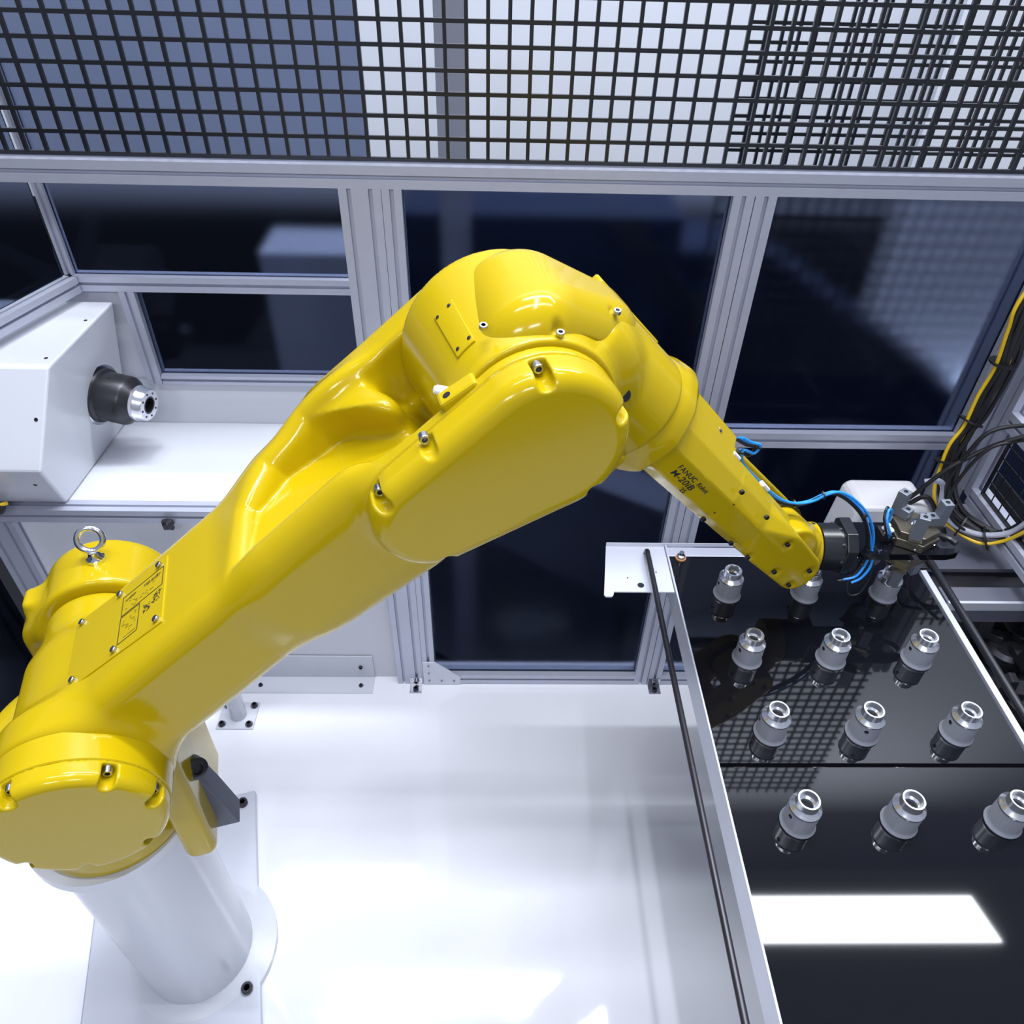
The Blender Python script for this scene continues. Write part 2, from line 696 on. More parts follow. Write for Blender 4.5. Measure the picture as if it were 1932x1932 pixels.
def f_dome(U, D, Z):
    pr = cone2(U, Z, 0.276, 1.682, 0.087, 0.358, 1.637, 0.087)
    fr_ = 0.7655+0.5*np.maximum(0, U-0.28)
    r = 0.052
    a1, b1 = pr+r, np.maximum(fr_-D, D-0.975)+r
    d = np.minimum(np.maximum(a1, b1), 0)+np.sqrt(np.maximum(a1, 0)**2+np.maximum(b1, 0)**2)-r
    # foot line, following the barrel at the rear and rising to the wrist side
    d = np.maximum(d, 1.712-0.65*np.maximum(0, U-0.32)-Z)
    for (u, z, dd_), (ru, rd) in zip(HOOD_SCREWS, ((0.011, 0.02), (0.011, 0.02), (0.011, 0.02), (0.010, 0.012))):
        g = extr(np.hypot(U-u, D-dd_)-0.0105, Z-(z+0.026), 0.024, 0.003)
        d = smax(d, -g, 0.004)
    return d


sdfo('motor_hood', f_dome, (0.16, 0.75, 1.66), (0.45, 1.02, 1.81), 0.0030, YEL, robot, OFF)
for (u, z, dd_) in HOOD_SCREWS:
    bolt('hood_screw', L(u, dd_, z+0.002), (0, -0.25, 1), 0.0052, 0.005, BOLT, robot)


def barrel_pt(deg, D, r=0.0):
    a = math.radians(deg)
    r = r+0.109+0.027*min(1, max(0, (D-0.76)/0.20))
    return L(J3[0]+r*math.cos(a), D, J3[1]+r*math.sin(a)), Vector((math.cos(a), 0, math.sin(a)))


# inspection plate on the barrel
bm = bmesh.new()
gridv = []
for r_ in (-0.003, 0.0028):
    rows = []
    for i in range(7):
        a = 125.8+(140.5-125.8)*i/6
        rows.append([bm.verts.new(barrel_pt(a, D_, r_)[0]) for D_ in (0.802, 0.898)])
    gridv.append(rows)
for i in range(6):
    for rows in gridv:
        bm.faces.new((rows[i][0], rows[i][1], rows[i+1][1], rows[i+1][0]))
    for c_ in (0, 1):
        bm.faces.new((gridv[0][i][c_], gridv[0][i+1][c_], gridv[1][i+1][c_], gridv[1][i][c_]))
for i in (0, 6):
    bm.faces.new((gridv[0][i][0], gridv[0][i][1], gridv[1][i][1], gridv[1][i][0]))
obj('inspection_plate', bm, YEL, robot, bevel=0.001)
for a_, D_ in ((129.0, 0.889), (138.3, 0.889), (128.0, 0.812), (137.3, 0.812)):
    p_, n_ = barrel_pt(a_, D_, 0.0028)
    bolt('plate_screw', p_, n_, 0.0030, 0.0012, BLKM, robot, False)
# lug, peg and plug around the joint
bm = bmesh.new()
mm = Matrix.Translation(L(0.158, 0.752, 1.676)) @ Matrix.Rotation(math.radians(-31), 4, 'Y')
box(bm, (-0.026, -0.013, -0.010), (0.026, 0.013, 0.010), mm)
o = obj('stop_lug', bm, YEL, robot, bevel=0.004)
o2 = latheo('lug_hole', L(0.142, 0.750, 1.6775), (-0.515, 0, 0.857), [(0.0052, 0), (0.0052, 0.0008)], BLKM, robot, 18)
p_, n_ = barrel_pt(160, 0.785, -0.001)
latheo('stop_peg', p_, n_, [(0.0065, 0), (0.0065, 0.016), (0.0045, 0.020), (0, 0.021)], WPL, robot, 20)
latheo('elbow_plug', L(0.394, 0.808, 1.607), (0.15, -0.9, 0.35), [(0.010, -0.012), (0.010, 0.006), (0.008, 0.009), (0, 0.009)], RUB, robot, 12)

CAS = [(0.243, 0.004), (0.340, 0.004), (0.445, -0.004), (0.560, -0.010), (0.235, -0.074), (0.335, -0.073), (0.400, -0.072), (0.490, -0.058), (0.556, -0.058)]
FORE = [(0.874, 0.012), (0.853, -0.020), (0.858, -0.062), (0.885, -0.080), (0.975, -0.080), (1.002, -0.062), (1.007, -0.020), (0.990, 0.014), (0.955, 0.054), (0.925, 0.054)]


def f_forearm(U, D, Z):
    t = (U-A0[0])*DD[0]+(Z-A0[1])*DD[1]
    k = (U-A0[0])*NN[0]+(Z-A0[1])*NN[1]
    ta = np.clip((t-0.1)/0.5, 0, 1)
    sc = 1.07-0.13*ta
    oct_ = poly2((D-0.93)/sc+0.93, (k+0.02)/sc-0.02, FORE)
    body = smax(oct_, np.abs(t-0.27)-0.245, 0.01)
    # round root with a raised hump
    root = np.hypot(k+0.026, D-0.903)-0.087
    root = smax(root, np.abs(t+0.008)-0.022, 0.006)
    d = smin(body, root, 0.06)
    hump = extr(rect2(t-0.01, k-0.036, 0.035, 0.020, 0.010), D-0.935, 0.045, 0.015)
    d = smin(d, hump, 0.03)
    # fork: two cheeks ending round about the J5 axis
    near = extr(cone2(t, k, 0.26, -0.025, 0.056, 0.545, -0.026, 0.044), D-0.872, 0.018, 0.004)
    far = extr(cone2(t, k, 0.30, -0.016, 0.058, 0.520, -0.004, 0.052), D-0.992, 0.014, 0.004)
    near = np.maximum(near, 0.247-t)
    near = smax(near, oct_-0.034*np.clip((t-0.36)/0.14, 0, 1), 0.003)
    d = smin(d, near, 0.003)
    d = smin(d, far, 0.008)
    # open the fork
    gap = extr(rect2(t-0.58, k, 0.135, 0.20, 0.0), D-0.935, 0.0435, 0.0)
    d = smax(d, -gap, 0.006)
    # trough in the top for the hoses
    for tt_, kk_ in CAS:
        d = smax(d, -(np.sqrt((t-tt_)**2+(k-kk_)**2+((D-0.849)*1.2)**2)-0.013), 0.003)
    tr = extr(rect2(t-0.36, k-0.055, 0.150, 0.030, 0.02), D-0.940, 0.036, 0.01)
    d = smax(d, -tr, 0.008)
    return d


sdfo('forearm', f_forearm, (0.42, 0.80, 1.03), (0.99, 1.03, 1.64), 0.0035, YEL, robot, OFF, 50)

# J2 front cover and ring
J2F = 0.728
latheo('hub_ring', L(J2[0], J2F-0.002, J2[1]), (0, -1, 0), [(0.1185, 0), (0.1185, 0.044), (0.1165, 0.0455)], YEL, robot, 96)


def f_hubcover(U, D, Z):
    st = np.hypot(U-J2[0], Z-J2[1])-0.1165
    r = 0.016
    a, b = st+r, (0.648-D)+r
    d = np.minimum(np.maximum(a, b), 0)+np.sqrt(np.maximum(a, 0)**2+np.maximum(b, 0)**2)-r
    d = np.maximum(d, D-0.681)
    g = scallops(hub_bolts, 0.655)(U, D, Z)
    return smax(d, -g, 0.003)


hub_bolts = [edge_pt(J2[0], J2[1], 0.1165, a, 0.010) for a in (54, 120, 12, -45, -100, 170, 215)]
sdfo('hub_cover', f_hubcover, (-0.55, 0.640, 0.99), (-0.29, 0.690, 1.25), 0.0025, YEL, robot, OFF)
for (u, z, du, dz) in hub_bolts:
    bolt('cover_screw', L(u, 0.677, z), (0, -1, 0), 0.0065, 0.010, BOLT, robot)


def f_swivel(U, D, Z):
    q = np.hypot(U-J2[0], Z-J2[1])
    drum = extr(q-0.107, D-1.085, 0.055, 0.01)
    cap = extr(q-0.085, D-1.14, 0.03, 0.02)
    d = smin(drum, cap, 0.03)
    col = np.hypot(U-UB+0.02, D-0.93)-0.145
    col = smax(col, np.abs(Z-0.86)-0.14, 0.03)
    web = extr(rect2(U+0.47, Z-1.0, 0.10, 0.14, 0.05), D-1.09, 0.045, 0.02)
    d = smin(d, web, 0.05)
    d = smin(d, col, 0.05)
    nub = extr(rect2(U+0.528, Z-1.155, 0.022, 0.014, 0.008), D-1.09, 0.022, 0.008)
    d = smin(d, nub, 0.02)
    side = extr(rect2(U+0.350, Z-0.88, 0.028, 0.17, 0.02), D-0.90, 0.11, 0.015)
    d = smin(d, side, 0.01)
    return d


sdfo('swivel_base', f_swivel, (-0.70, 0.72, 0.70), (-0.26, 1.20, 1.26), 0.0060, YEL, robot, OFF)

latheo('grease_boss', L(-0.427, 0.915, 1.215), (-0.25, -0.15, 1), [(0.013, -0.012), (0.012, 0.010), (0.010, 0.012), (0, 0.012)], YEL, robot, 20)
bolt('grease_plug', L(-0.430, 0.913, 1.227), (-0.25, -0.15, 1), 0.0055, 0.003, BOLT, robot)
# eyebolt on the drum
ey = L(-0.412, 1.085, 1.232)
bm = bmesh.new()
lathe(bm, ey, (0, 0, 1), [(0.015, -0.004), (0.015, 0.004), (0.010, 0.010), (0.009, 0.018)], 20)
seg, sg2 = 32, 12
R0, r0 = 0.0200, 0.0052
cen = ey+Vector((0, 0.010, 0.036))
gx, gy, gz = Vector((1, 0, 0)), Vector((0, 0.89, -0.45)), Vector((0, 0.45, 0.89))
gr = []
for i in range(seg):
    a = 2*PI*i/seg
    dv = gx*math.cos(a)+gz*math.sin(a)
    gr.append([bm.verts.new(cen+dv*(R0+r0*math.cos(2*PI*j/sg2))+gy*r0*math.sin(2*PI*j/sg2)) for j in range(sg2)])
for i in range(seg):
    for j in range(sg2):
        bm.faces.new((gr[i][j], gr[(i+1) % seg][j], gr[(i+1) % seg][(j+1) % sg2], gr[i][(j+1) % sg2]))
o = obj('lifting_eye', bm, CHR, robot, smooth=True)

# pedestal
bm = bmesh.new()
lathe(bm, L(UB-0.03, 0.93, 0.0), (0, 0, 1), [(0.19, 0.0), (0.19, 0.02), (0.13, 0.025), (0.13, 0.70), (0.155, 0.71), (0.155, 0.735)], 48)
obj('pedestal', bm, WHT, robot, smooth=True)
bp_ = boxo('base_plate', (-0.30, -0.35, 0.0), (0.115, 0.44, 0.022), ALP, robot, 0.004)
for x_, y_ in ((0.080, 0.405), (0.085, -0.1), (-0.27, 0.405)):
    bolt('base_bolt', (x_, y_, 0.022), (0, 0, 1), 0.014, 0.014, BLKM, robot)
prismo('cable_bracket', [(-0.345, 0.925), (-0.330, 0.912), (-0.304, 0.80), (-0.285, 0.70), (-0.345, 0.70)], Vector((-UB, 0.850-DB, 0)), (1, 0, 0), (0, 0, 1), (0, 1, 0), 0.05, HGRY2, robot, 0.003)
latheo('round_connector', L(-0.318, 0.848, 0.915), (0.5, -0.7, 0.5), [(0.020, -0.02), (0.020, 0.006), (0.014, 0.010), (0.010, 0.010), (0.010, 0.004), (0, 0.004)], BLKM, robot, 24)

# name plate on the lower arm
pl_pts = [(0.252, 0.800), (0.252, 0.925), (0.045, 0.925), (0.052, 0.806)]


def plate_on_arm(name, quad, h0, th, m, bevel=0.0):
    bm = bmesh.new()
    A = [bm.verts.new(armp(s, h0, D)) for s, D in quad]
    B = [bm.verts.new(armp(s, h0+th, D)) for s, D in quad]
    bm.faces.new(A[::-1])
    bm.faces.new(B)
    for i in range(len(quad)):
        j = (i+1) % len(quad)
        bm.faces.new((A[i], A[j], B[j], B[i]))
    return obj(name, bm, m, robot, bevel=bevel)


HT = 0.0905
plate_on_arm('access_plate', [(0.272, 0.783), (0.272, 0.917), (0.070, 0.930), (0.070, 0.796)], HT-0.01, 0.0135, YEL, 0.001)
for s, D in ((0.257, 0.906), (0.172, 0.912), (0.085, 0.920), (0.262, 0.794), (0.176, 0.800), (0.088, 0.806)):
    bolt('plate_screw', armp(s, HT+0.0035, D), ARM_N, 0.0050, 0.005, BOLT, robot)

# ================================================================== CELL
PW = 0.0455


def profile_pts(wx, wy, slots_x, slots_y):
    """Aluminium extrusion outline centred on (0,0); slots_x on the two faces at +-wy/2, slots_y on the faces at +-wx/2."""
    sw, sd = 0.0045, 0.010
    hx, hy = wx/2, wy/2
    pts = [(-hx, -hy)]
    for c in slots_x:
        pts += [(c-sw, -hy), (c-sw, -hy+sd), (c+sw, -hy+sd), (c+sw, -hy)]
    pts += [(hx, -hy)]
    for c in slots_y:
        pts += [(hx, c-sw), (hx-sd, c-sw), (hx-sd, c+sw), (hx, c+sw)]
    pts += [(hx, hy)]
    for c in slots_x[::-1]:
        pts += [(c+sw, hy), (c+sw, hy-sd), (c-sw, hy-sd), (c-sw, hy)]
    pts += [(-hx, hy)]
    for c in slots_y[::-1]:
        pts += [(-hx, c+sw), (-hx+sd, c+sw), (-hx+sd, c-sw), (-hx, c-sw)]
    return pts


def extrusion(name, p0, p1, wx, wy, label, sx=None, sy=None, up=(0, 1, 0), mt=None, group=None):
    """Extrusion from p0 to p1; up is the direction of the wy side."""
    p0, p1 = Vector(p0), Vector(p1)
    a = (p1-p0).normalized()
    yv = Vector(up)
    yv = (yv-a*yv.dot(a)).normalized()
    xv = yv.cross(a)
    sx = [0.0] if sx is None else sx
    sy = [0.0] if sy is None else sy
    bm = bmesh.new()
    prism(bm, profile_pts(wx, wy, sx, sy), (0, 0, 0), xv, yv, a, (p1-p0).length)
    o = obj(name, bm, mt or ALU, None)
    o.location = p0
    tag(o, label, 'beam', group)
    return o


YW = 1.604
HEAD = 1.64
# posts on the back wall plane (front face at YW)
extrusion('wide_post', (-0.2815, YW+PW/2, 0.0), (-0.2815, YW+PW/2, HEAD), 0.087, PW, 'wide double-slotted aluminium post left of the central window, behind the robot elbow', sx=[-0.022, 0.022])
extrusion('slim_post', (-0.2165, YW+PW/2, 0.0), (-0.2165, YW+PW/2, HEAD), 0.041, PW, 'slim aluminium post forming the left jamb of the central window')
extrusion('slim_post', (0.508, YW+PW/2, 0.0), (0.508, YW+PW/2, HEAD), 0.044, PW, 'slim aluminium post forming the right jamb of the central window')
extrusion('slim_post', (0.5545, YW+PW/2, 0.0), (0.5545, YW+PW/2, HEAD), 0.045, PW, 'slim aluminium post bordering the right-hand windows on their left')
extrusion('corner_post', (1.235, YW+0.045, 0.0), (1.235, YW+0.045, HEAD), PW*2, PW*2, 'thick aluminium corner post behind the yellow and black cables on the right', sx=[-0.022, 0.022], sy=[-0.022, 0.022])
# rails
extrusion('bottom_rail', (-0.196, YW+PW/2, 0.0225+0.003), (0.486, YW+PW/2, 0.0225+0.003), 0.045, PW, 'horizontal aluminium rail under the central window at floor level')
extrusion('cross_rail', (0.577, YW+PW/2, 1.030), (1.190, YW+PW/2, 1.030), 0.045, PW, 'horizontal aluminium rail between the two right-hand windows')
extrusion('bottom_rail', (0.577, YW+PW/2, 0.0255), (1.190, YW+PW/2, 0.0255), 0.045, PW, 'horizontal aluminium rail under the lower right-hand window')
extrusion('head_rail', (-1.5, YW+PW/2, HEAD+0.0225), (1.28, YW+PW/2, HEAD+0.0225), 0.045, PW, 'long aluminium head rail along the top of the back windows')


def pane(name, lo, hi):
    o = boxo(name, lo, hi, GLS)
    return struct(o)


pane('window_1', (-0.196, YW+0.020, 0.048), (0.486, YW+0.024, HEAD))
pane('window_2', (0.577, YW+0.020, 1.0525), (1.190, YW+0.024, HEAD))
pane('window_3', (0.577, YW+0.020, 0.048), (1.190, YW+0.024, 1.0075))

# floor, walls, ceiling
struct(boxo('floor', (-1.9, -1.2, -0.03), (1.9, 1.70, 0.0), FLR))


# ------------------------------------------------------------------ machine alcove at the left
ZS = 0.77
YB = 2.06
tag(boxo('machine_shelf', (-1.60, YW+0.046, ZS-0.03), (-0.326, YB+0.05, ZS), WHT, bevel=0.002), 'white sheet-metal shelf inside the alcove below the left windows', 'shelf')
extrusion('shelf_rail', (-1.62, YW+0.0225, ZS-0.022), (-0.326, YW+0.0225, ZS-0.022), 0.044, 0.045, 'horizontal aluminium rail along the front edge of the white shelf')
# upstand
bm = bmesh.new()
prism(bm, [(0, 0), (0.06, 0), (0.06, 0.13), (0.035, 0.13), (0.012, 0.06)], (-1.25, YB-0.02, ZS), (0, 1, 0), (0, 0, 1), (1, 0, 0), 0.92)
tag(obj('rear_upstand', bm, WHT, None, bevel=0.002), 'white folded upstand along the back of the shelf under the small window', 'panel')
extrusion('sill_rail', (-1.03, YB+0.0225, 0.9125), (-0.326, YB+0.0225, 0.9125), 0.031, 0.045, 'aluminium sill rail under the small alcove window')
extrusion('alcove_rail', (-1.19, YB+0.0225, 1.2215), (-0.326, YB+0.0225, 1.2215), 0.044, 0.045, 'aluminium rail between the small alcove window and the window above it')
extrusion('alcove_stile', (-1.0545, YB+0.0225, 0.897), (-1.0545, YB+0.0225, 1.199), 0.044, 0.045, 'short aluminium stile on the left of the small alcove window')
extrusion('alcove_corner_post', (-1.200, YB+0.0225, 1.244), (-1.200, YB+0.0225, 2.4), 0.026, 0.03, 'thin aluminium post standing in the rear left corner of the alcove')
pane('window_4', (-1.032, YB+0.020, 0.928), (-0.326, YB+0.024, 1.199))
pane('window_5', (-1.187, YB+0.020, 1.244), (-0.326, YB+0.024, 2.4))
struct(boxo('trim_1', (-1.25, YB+0.03, 0.77), (-1.077, YB+0.045, 1.199), WHT))
# left angled rail and pane
pA, pB = Vector((-1.195, YB, 1.2215)), Vector((-1.345, 1.60, 1.2215))
extrusion('angled_rail', pA, pB, 0.044, 0.045, 'aluminium rail running towards the viewer above the white spindle housing', up=(-1, 0, 0))
dv = (pB-pA).normalized()
bm = bmesh.new()
prism(bm, [(0, 0), (0.49, 0), (0.49, 1.2), (0, 1.2)], pA+Vector((-0.022, 0, 0.0225)), dv, (0, 0, 1), Vector((0, 0, 1)).cross(dv), 0.004)
struct(obj('window_6', bm, GLS))
# housing
fp0, fp1, fp2 = Vector((-1.095, 2.06, 1.18)), Vector((-1.171, 2.06, 0.77)), Vector((-1.188, 1.63, 0.77))
fn = (fp1-fp0).cross(fp2-fp0).normalized()
if fn.x < 0:
    fn = -fn


def on_face(y, z, off=0.0):
    x = fp0.x-((y-fp0.y)*fn.y+(z-fp0.z)*fn.z)/fn.x
    return Vector((x, y, z))+fn*off


housing = thing('spindle_housing', 'white faceted machine housing at the left carrying a dark spindle nose', 'machine', (-1.3, 1.85, ZS))
HOF = Vector((-1.3, 1.85, ZS))
fpoly = [(2.055, 0.772), (2.055, 1.172), (1.683, 1.172), (1.555, 0.940), (1.635, 0.772)]
bm = bmesh.new()
A = [bm.verts.new(on_face(y, z)-HOF) for y, z in fpoly]
lx = [-1.60]*5
lz = [0.772, 1.195, 1.115, 0.91, 0.772]
B = [bm.verts.new(Vector((lx[i], fpoly[i][0], fpoly[i][1]))-HOF) for i in range(5)]
bm.faces.new(A)
bm.faces.new(B[::-1])
for i in range(5):
    j = (i+1) % 5
    bm.faces.new((A[i], B[i], B[j], A[j]))
obj('housing_shell', bm, WHT, housing, bevel=0.006)

sp = on_face(1.905, 0.955)
spa = (fn+Vector((0, -0.16, 0.08))).normalized()
spindle = thing('spindle_nose', 'dark steel spindle nose with bright collet ring on the white housing', 'spindle', sp)
latheo('flange_disc', (0, 0, 0), spa, [(0.088, -0.006), (0.088, 0.006), (0.082, 0.010), (0.07, 0.012)], STL, spindle, 56)
latheo('spindle_body', (0, 0, 0), spa, [(0.080, 0.010), (0.078, 0.018), (0.071, 0.024), (0.071, 0.088), (0.067, 0.096), (0.052, 0.108), (0.046, 0.118)], BLKM, spindle, 56)
latheo('collet_ring', (0, 0, 0), spa, [(0.044, 0.114), (0.051, 0.115), (0.051, 0.124), (0.048, 0.128), (0.047, 0.146), (0.044, 0.150), (0.026, 0.150), (0.026, 0.130)], NOS, spindle, 48)
latheo('collet_bore', (0, 0, 0), spa, [(0.0258, 0.128), (0.0258, 0.1495), (0.021, 0.150), (0.021, 0.131), (0.0, 0.130)], BLK, spindle, 32)
xx, yy, _ = frame_of(spa)
for k in range(8):
    a = 2*PI*k/8
    latheo('collet_screw', spa*0.1495+(xx*math.cos(a)+yy*math.sin(a))*0.035, spa, [(0.0032, 0), (0.0032, 0.0015)], BLK, spindle, 10)
for k in range(5):
    a = 2*PI*k/5+0.4
    q = (xx*math.cos(a)+yy*math.sin(a))
    latheo('set_screw', spa*(0.045 if k % 2 else 0.078)+q*(0.0708 if True else 0), q, [(0.005, 0), (0.005, 0.001)], BLK, spindle, 12)

# lower panel under the shelf rail
struct(boxo('wall_lower_left', (-1.36, YW+0.030, 0.0), (-0.326, YW+0.036, ZS-0.044), PANEL))

# ================================================================== TRAY
ZT = 0.92
tray = thing('parts_tray', 'black topped parts tray table with pale metal rims holding rows of steel parts', 'table', (0.70, 0.75, ZT))


def T(x, y, z=0.0):
    return Vector((x-0.70, y-0.75, z))


bx = lambda n, lo, hi, m, b=0.0: boxo(n, tuple(T(*lo[:2], lo[2])), tuple(T(*hi[:2], hi[2])), m, tray, b)
bx('tray_top', (0.4105, 0.745, -0.012), (0.985, 1.285, 0.0), TRB, 0.001)
bx('tray_top', (0.4105, 0.20, -0.012), (0.985, 0.739, -0.001), TRB, 0.001)
bx('rim', (0.4055, 0.20, -0.062), (0.4095, 1.318, 0.006), ALP, 0.001)
bx('tray_bed', (0.4095, 0.20, -0.030), (0.986, 1.318, -0.013), DRK2)
bx('rim', (0.988, 0.20, -0.05), (1.002, 1.24, 0.006), ALU, 0.0015)
bx('rim', (0.410, 1.287, -0.05), (0.986, 1.318, -0.001), ALU, 0.0015)
for lx_, ly_ in ((0.80, 0.28), (0.95, 0.28), (0.86, 1.14), (0.95, 1.14)):
    bx('leg', (lx_-0.02, ly_-0.02, -ZT), (lx_+0.02, ly_+0.02, -0.05), ALU)

# part prototype


def make_part(x, y, z, rz, label):
    t = thing('machined_part', label, 'part', (x, y, z), rz, 'machined steel parts standing on the black tray')
    return t


proto = make_part(0.520, 1.165, ZT, 0.3, '')
bm = bmesh.new()
lathe(bm, (0, 0, 0), (0, 0, 1), [(0.028, 0.0005), (0.0325, 0.0), (0.0330, 0.003), (0.0305, 0.008), (0.0288, 0.014), (0.0286, 0.052), (0.0280, 0.054)], 48)
obj('sleeve', bm, PART, proto, smooth=True)
bm = bmesh.new()
lathe(bm, (0, 0, 0), (0, 0, 1), [(0.0280, 0.053), (0.0290, 0.054), (0.0290, 0.057), (0.0275, 0.059), (0.0215, 0.064), (0.0205, 0.066), (0.0203, 0.079), (0.0195, 0.081), (0.0168, 0.081), (0.0160, 0.066), (0.0120, 0.063), (0.0118, 0.045), (0.0, 0.045)], 48)
obj('nose', bm, NOS, proto, smooth=True)
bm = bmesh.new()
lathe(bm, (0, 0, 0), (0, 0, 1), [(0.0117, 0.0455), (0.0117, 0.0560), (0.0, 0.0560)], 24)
obj('bore_shade_plug', bm, DARK, proto)  # near-black plug, its colour stands in for shade down the bore
latheo('side_hole', Vector((0, -0.0284, 0.042)), (0, -1, 0), [(0.0042, 0), (0.0042, 0.001)], BLKM, proto, 14)
for ch in proto.children:
    for v in ch.data.vertices:
        v.co = Vector((v.co.x*0.92, v.co.y*0.92, v.co.z*0.93))
bores = [(0.520, 1.165), (0.694, 1.165), (0.520, 0.984), (0.693, 0.984), (0.871, 0.984),
         (0.520, 0.809), (0.694, 0.809), (0.874, 0.809), (0.520, 0.634), (0.694, 0.634), (0.874, 0.634), (0.872, 1.166)]
labs = ['steel part in the far left corner of the black tray',
        'steel part partly hidden behind the tip of the yellow robot wrist',
        'leftmost steel part in the second row from the back of the tray',
        'middle steel part in the second row from the back of the tray',
        'right-hand steel part in the second row from the back of the tray',
        'leftmost steel part in the third row from the back of the tray',
        'middle steel part in the third row, with a dark hole facing the viewer',
        'right-hand steel part in the third row from the back of the tray',
        'leftmost steel part in the nearest row, on the front tray plate',
        'middle steel part in the nearest row, on the front tray plate',
        'right-hand steel part in the nearest row, on the front tray plate',
        'steel part held upright in the lower jaws of the robot gripper']
rots = [-1.45, -1.5, -1.2, -1.4, -1.45, -1.75, -0.45, -1.5, -1.2, 0.9, 1.6, 2.4]
proto['label'] = labs[0]
proto.rotation_euler[2] = rots[0]
for i in range(1, len(bores)):
    c = proto.copy()
    C.objects.link(c)
    c.location = (*bores[i], ZT)
    c.rotation_euler = (0, 0, rots[i])
    c['label'] = labs[i]
    for ch in list(proto.children):
        d = ch.copy()
        C.objects.link(d)
        d.parent = c

# tray side plate, handle rods, corner stud
TP = [(0.266, 1.320), (0.404, 1.320), (0.404, 1.170), (0.268, 1.170), (0.266, 1.160), (0.262, 1.155), (0.249, 1.155), (0.245, 1.160)]
side_plate = prismo('side_plate', TP, (0, 0, ZT-0.003), (1, 0, 0), (0, 1, 0), (0, 0, 1), 0.003, ALP)
side_plate.parent = tray
side_plate.location = (-0.70, -0.75, -ZT)
bx('plate_flange', (0.266, 1.3185, 0.0), (0.986, 1.3205, 0.010), ALP)
latheo('plate_hole', T(0.331, 1.190, 0.0), (0, 0, 1), [(0.0075, 0.0), (0.0075, 0.0006)], BLK, tray, 24)
for x_, y_ in ((0.304, 1.213), (0.372, 1.232)):
    latheo('plate_hole', T(x_, y_, 0.0), (0, 0, 1), [(0.0018, 0.0), (0.0018, 0.0005)], BLK, tray, 12)
latheo('corner_stud', T(0.437, 1.278, 0.0), (0, 0, 1), [(0.0095, 0.0), (0.0095, 0.010), (0.0055, 0.012), (0.0055, 0.020)], BOLT, tray, 20)
latheo('fibre_washer', T(0.437, 1.278, 0.0), (0, 0, 1), [(0.0125, 0.0), (0.0125, 0.004), (0.009, 0.0045)], CORK, tray, 24)
rod = thing('handle_rod', 'black round rod running beside the left rim of the parts tray', 'rod', (0.355, 0.75, 0.93))
tubeo('rod_bar', [(0.0, 0.52, 0.012), (0.0, 0.50, 0.014), (-0.004, -0.55, 0.014)], 0.0062, BLKM, rod, 14, smooth=False)
tubeo('rod_end', [(0.003, 0.545, -0.008), (0.002, 0.535, 0.006), (0.0, 0.515, 0.0135)], 0.0062, BLKM, rod, 14)
rod2 = thing('guide_rod', 'glossy black round rod running along the right side of the parts tray', 'rod', (1.028, 0.75, 0.92))
tubeo('rod_bar', [(0.0, 0.58, 0.0), (0.0, -0.55, 0.0)], 0.0085, BLK, rod2, 16, smooth=False)
for y_ in (0.52, 0.05, -0.45):
    boxo('rod_bracket', (-0.029, y_-0.012, -0.010), (0.004, y_+0.012, -0.006), BLKM, rod2)


# ================================================================== WRIST, GRIPPER TOOL
def rl(x, y, z):
    """World point -> robot local."""
    c_, s_ = math.cos(RA), math.sin(RA)
    dx, dy = x-ROB[0], y-ROB[1]
    return Vector((dx*c_+dy*s_, -dx*s_+dy*c_, z))


XL = Vector((math.cos(RA), -math.sin(RA), 0))      # world X seen in the robot frame
YL = Vector((math.sin(RA), math.cos(RA), 0))
FZ = 1.072
FY = 1.160
j5 = Vector((0.864-UB, 0.93-DB, 1.128))
fl = rl(0.672, FY, FZ)
flg = fl+Vector((UB, DB, 0))
j5g = Vector((0.850, 0.932, 1.135))


def f_wrist(U, D, Z):
    c_ = np.hypot(U-j5g.x, Z-j5g.z)
    core = extr(c_-0.050, D-0.932, 0.041, 0.006)
    # neck from J5 to the tool flange
    ax = (flg-j5g)
    ln = ax.length
    ax = ax/ln
    px, py, pz = U-j5g.x, D-j5g.y, Z-j5g.z
    al = px*ax.x+py*ax.y+pz*ax.z
    rr = np.sqrt(np.maximum(px*px+py*py+pz*pz-al*al, 0))
    neck = extr(rr-0.043, al-(ln-0.045)/2, (ln-0.045)/2, 0.006)
    x_ = (U-flg.x)*XL.x+(D-flg.y)*XL.y
    yy_ = (U-flg.x)*YL.x+(D-flg.y)*YL.y
    r2_ = np.hypot(yy_, Z-flg.z)
    disc = extr(r2_-0.052, x_+0.020, 0.020, 0.004)
    d = smin(core, neck, 0.02)
    return smin(d, disc, 0.015)


sdfo('wrist', f_wrist, (0.78, 0.86, 1.0), (1.02, 1.02, 1.22), 0.0030, YEL, robot, OFF, 50)
latheo('wrist_seal', j5+Vector((-0.012, 0.034, 0.007)), (0, 1, 0), [(0.056, 0), (0.056, 0.008)], RUB, robot, 48)
for q_, dz_ in ((-0.010, 0.0), (-0.012, 0.9), (-0.012, -0.9)):
    nrm = (YL*-math.cos(dz_+0.9)+Vector((0, 0, 1))*math.sin(dz_+0.9))
    bolt('flange_screw', fl+XL*q_+nrm*0.051, nrm, 0.0042, 0.004, CHR, robot)

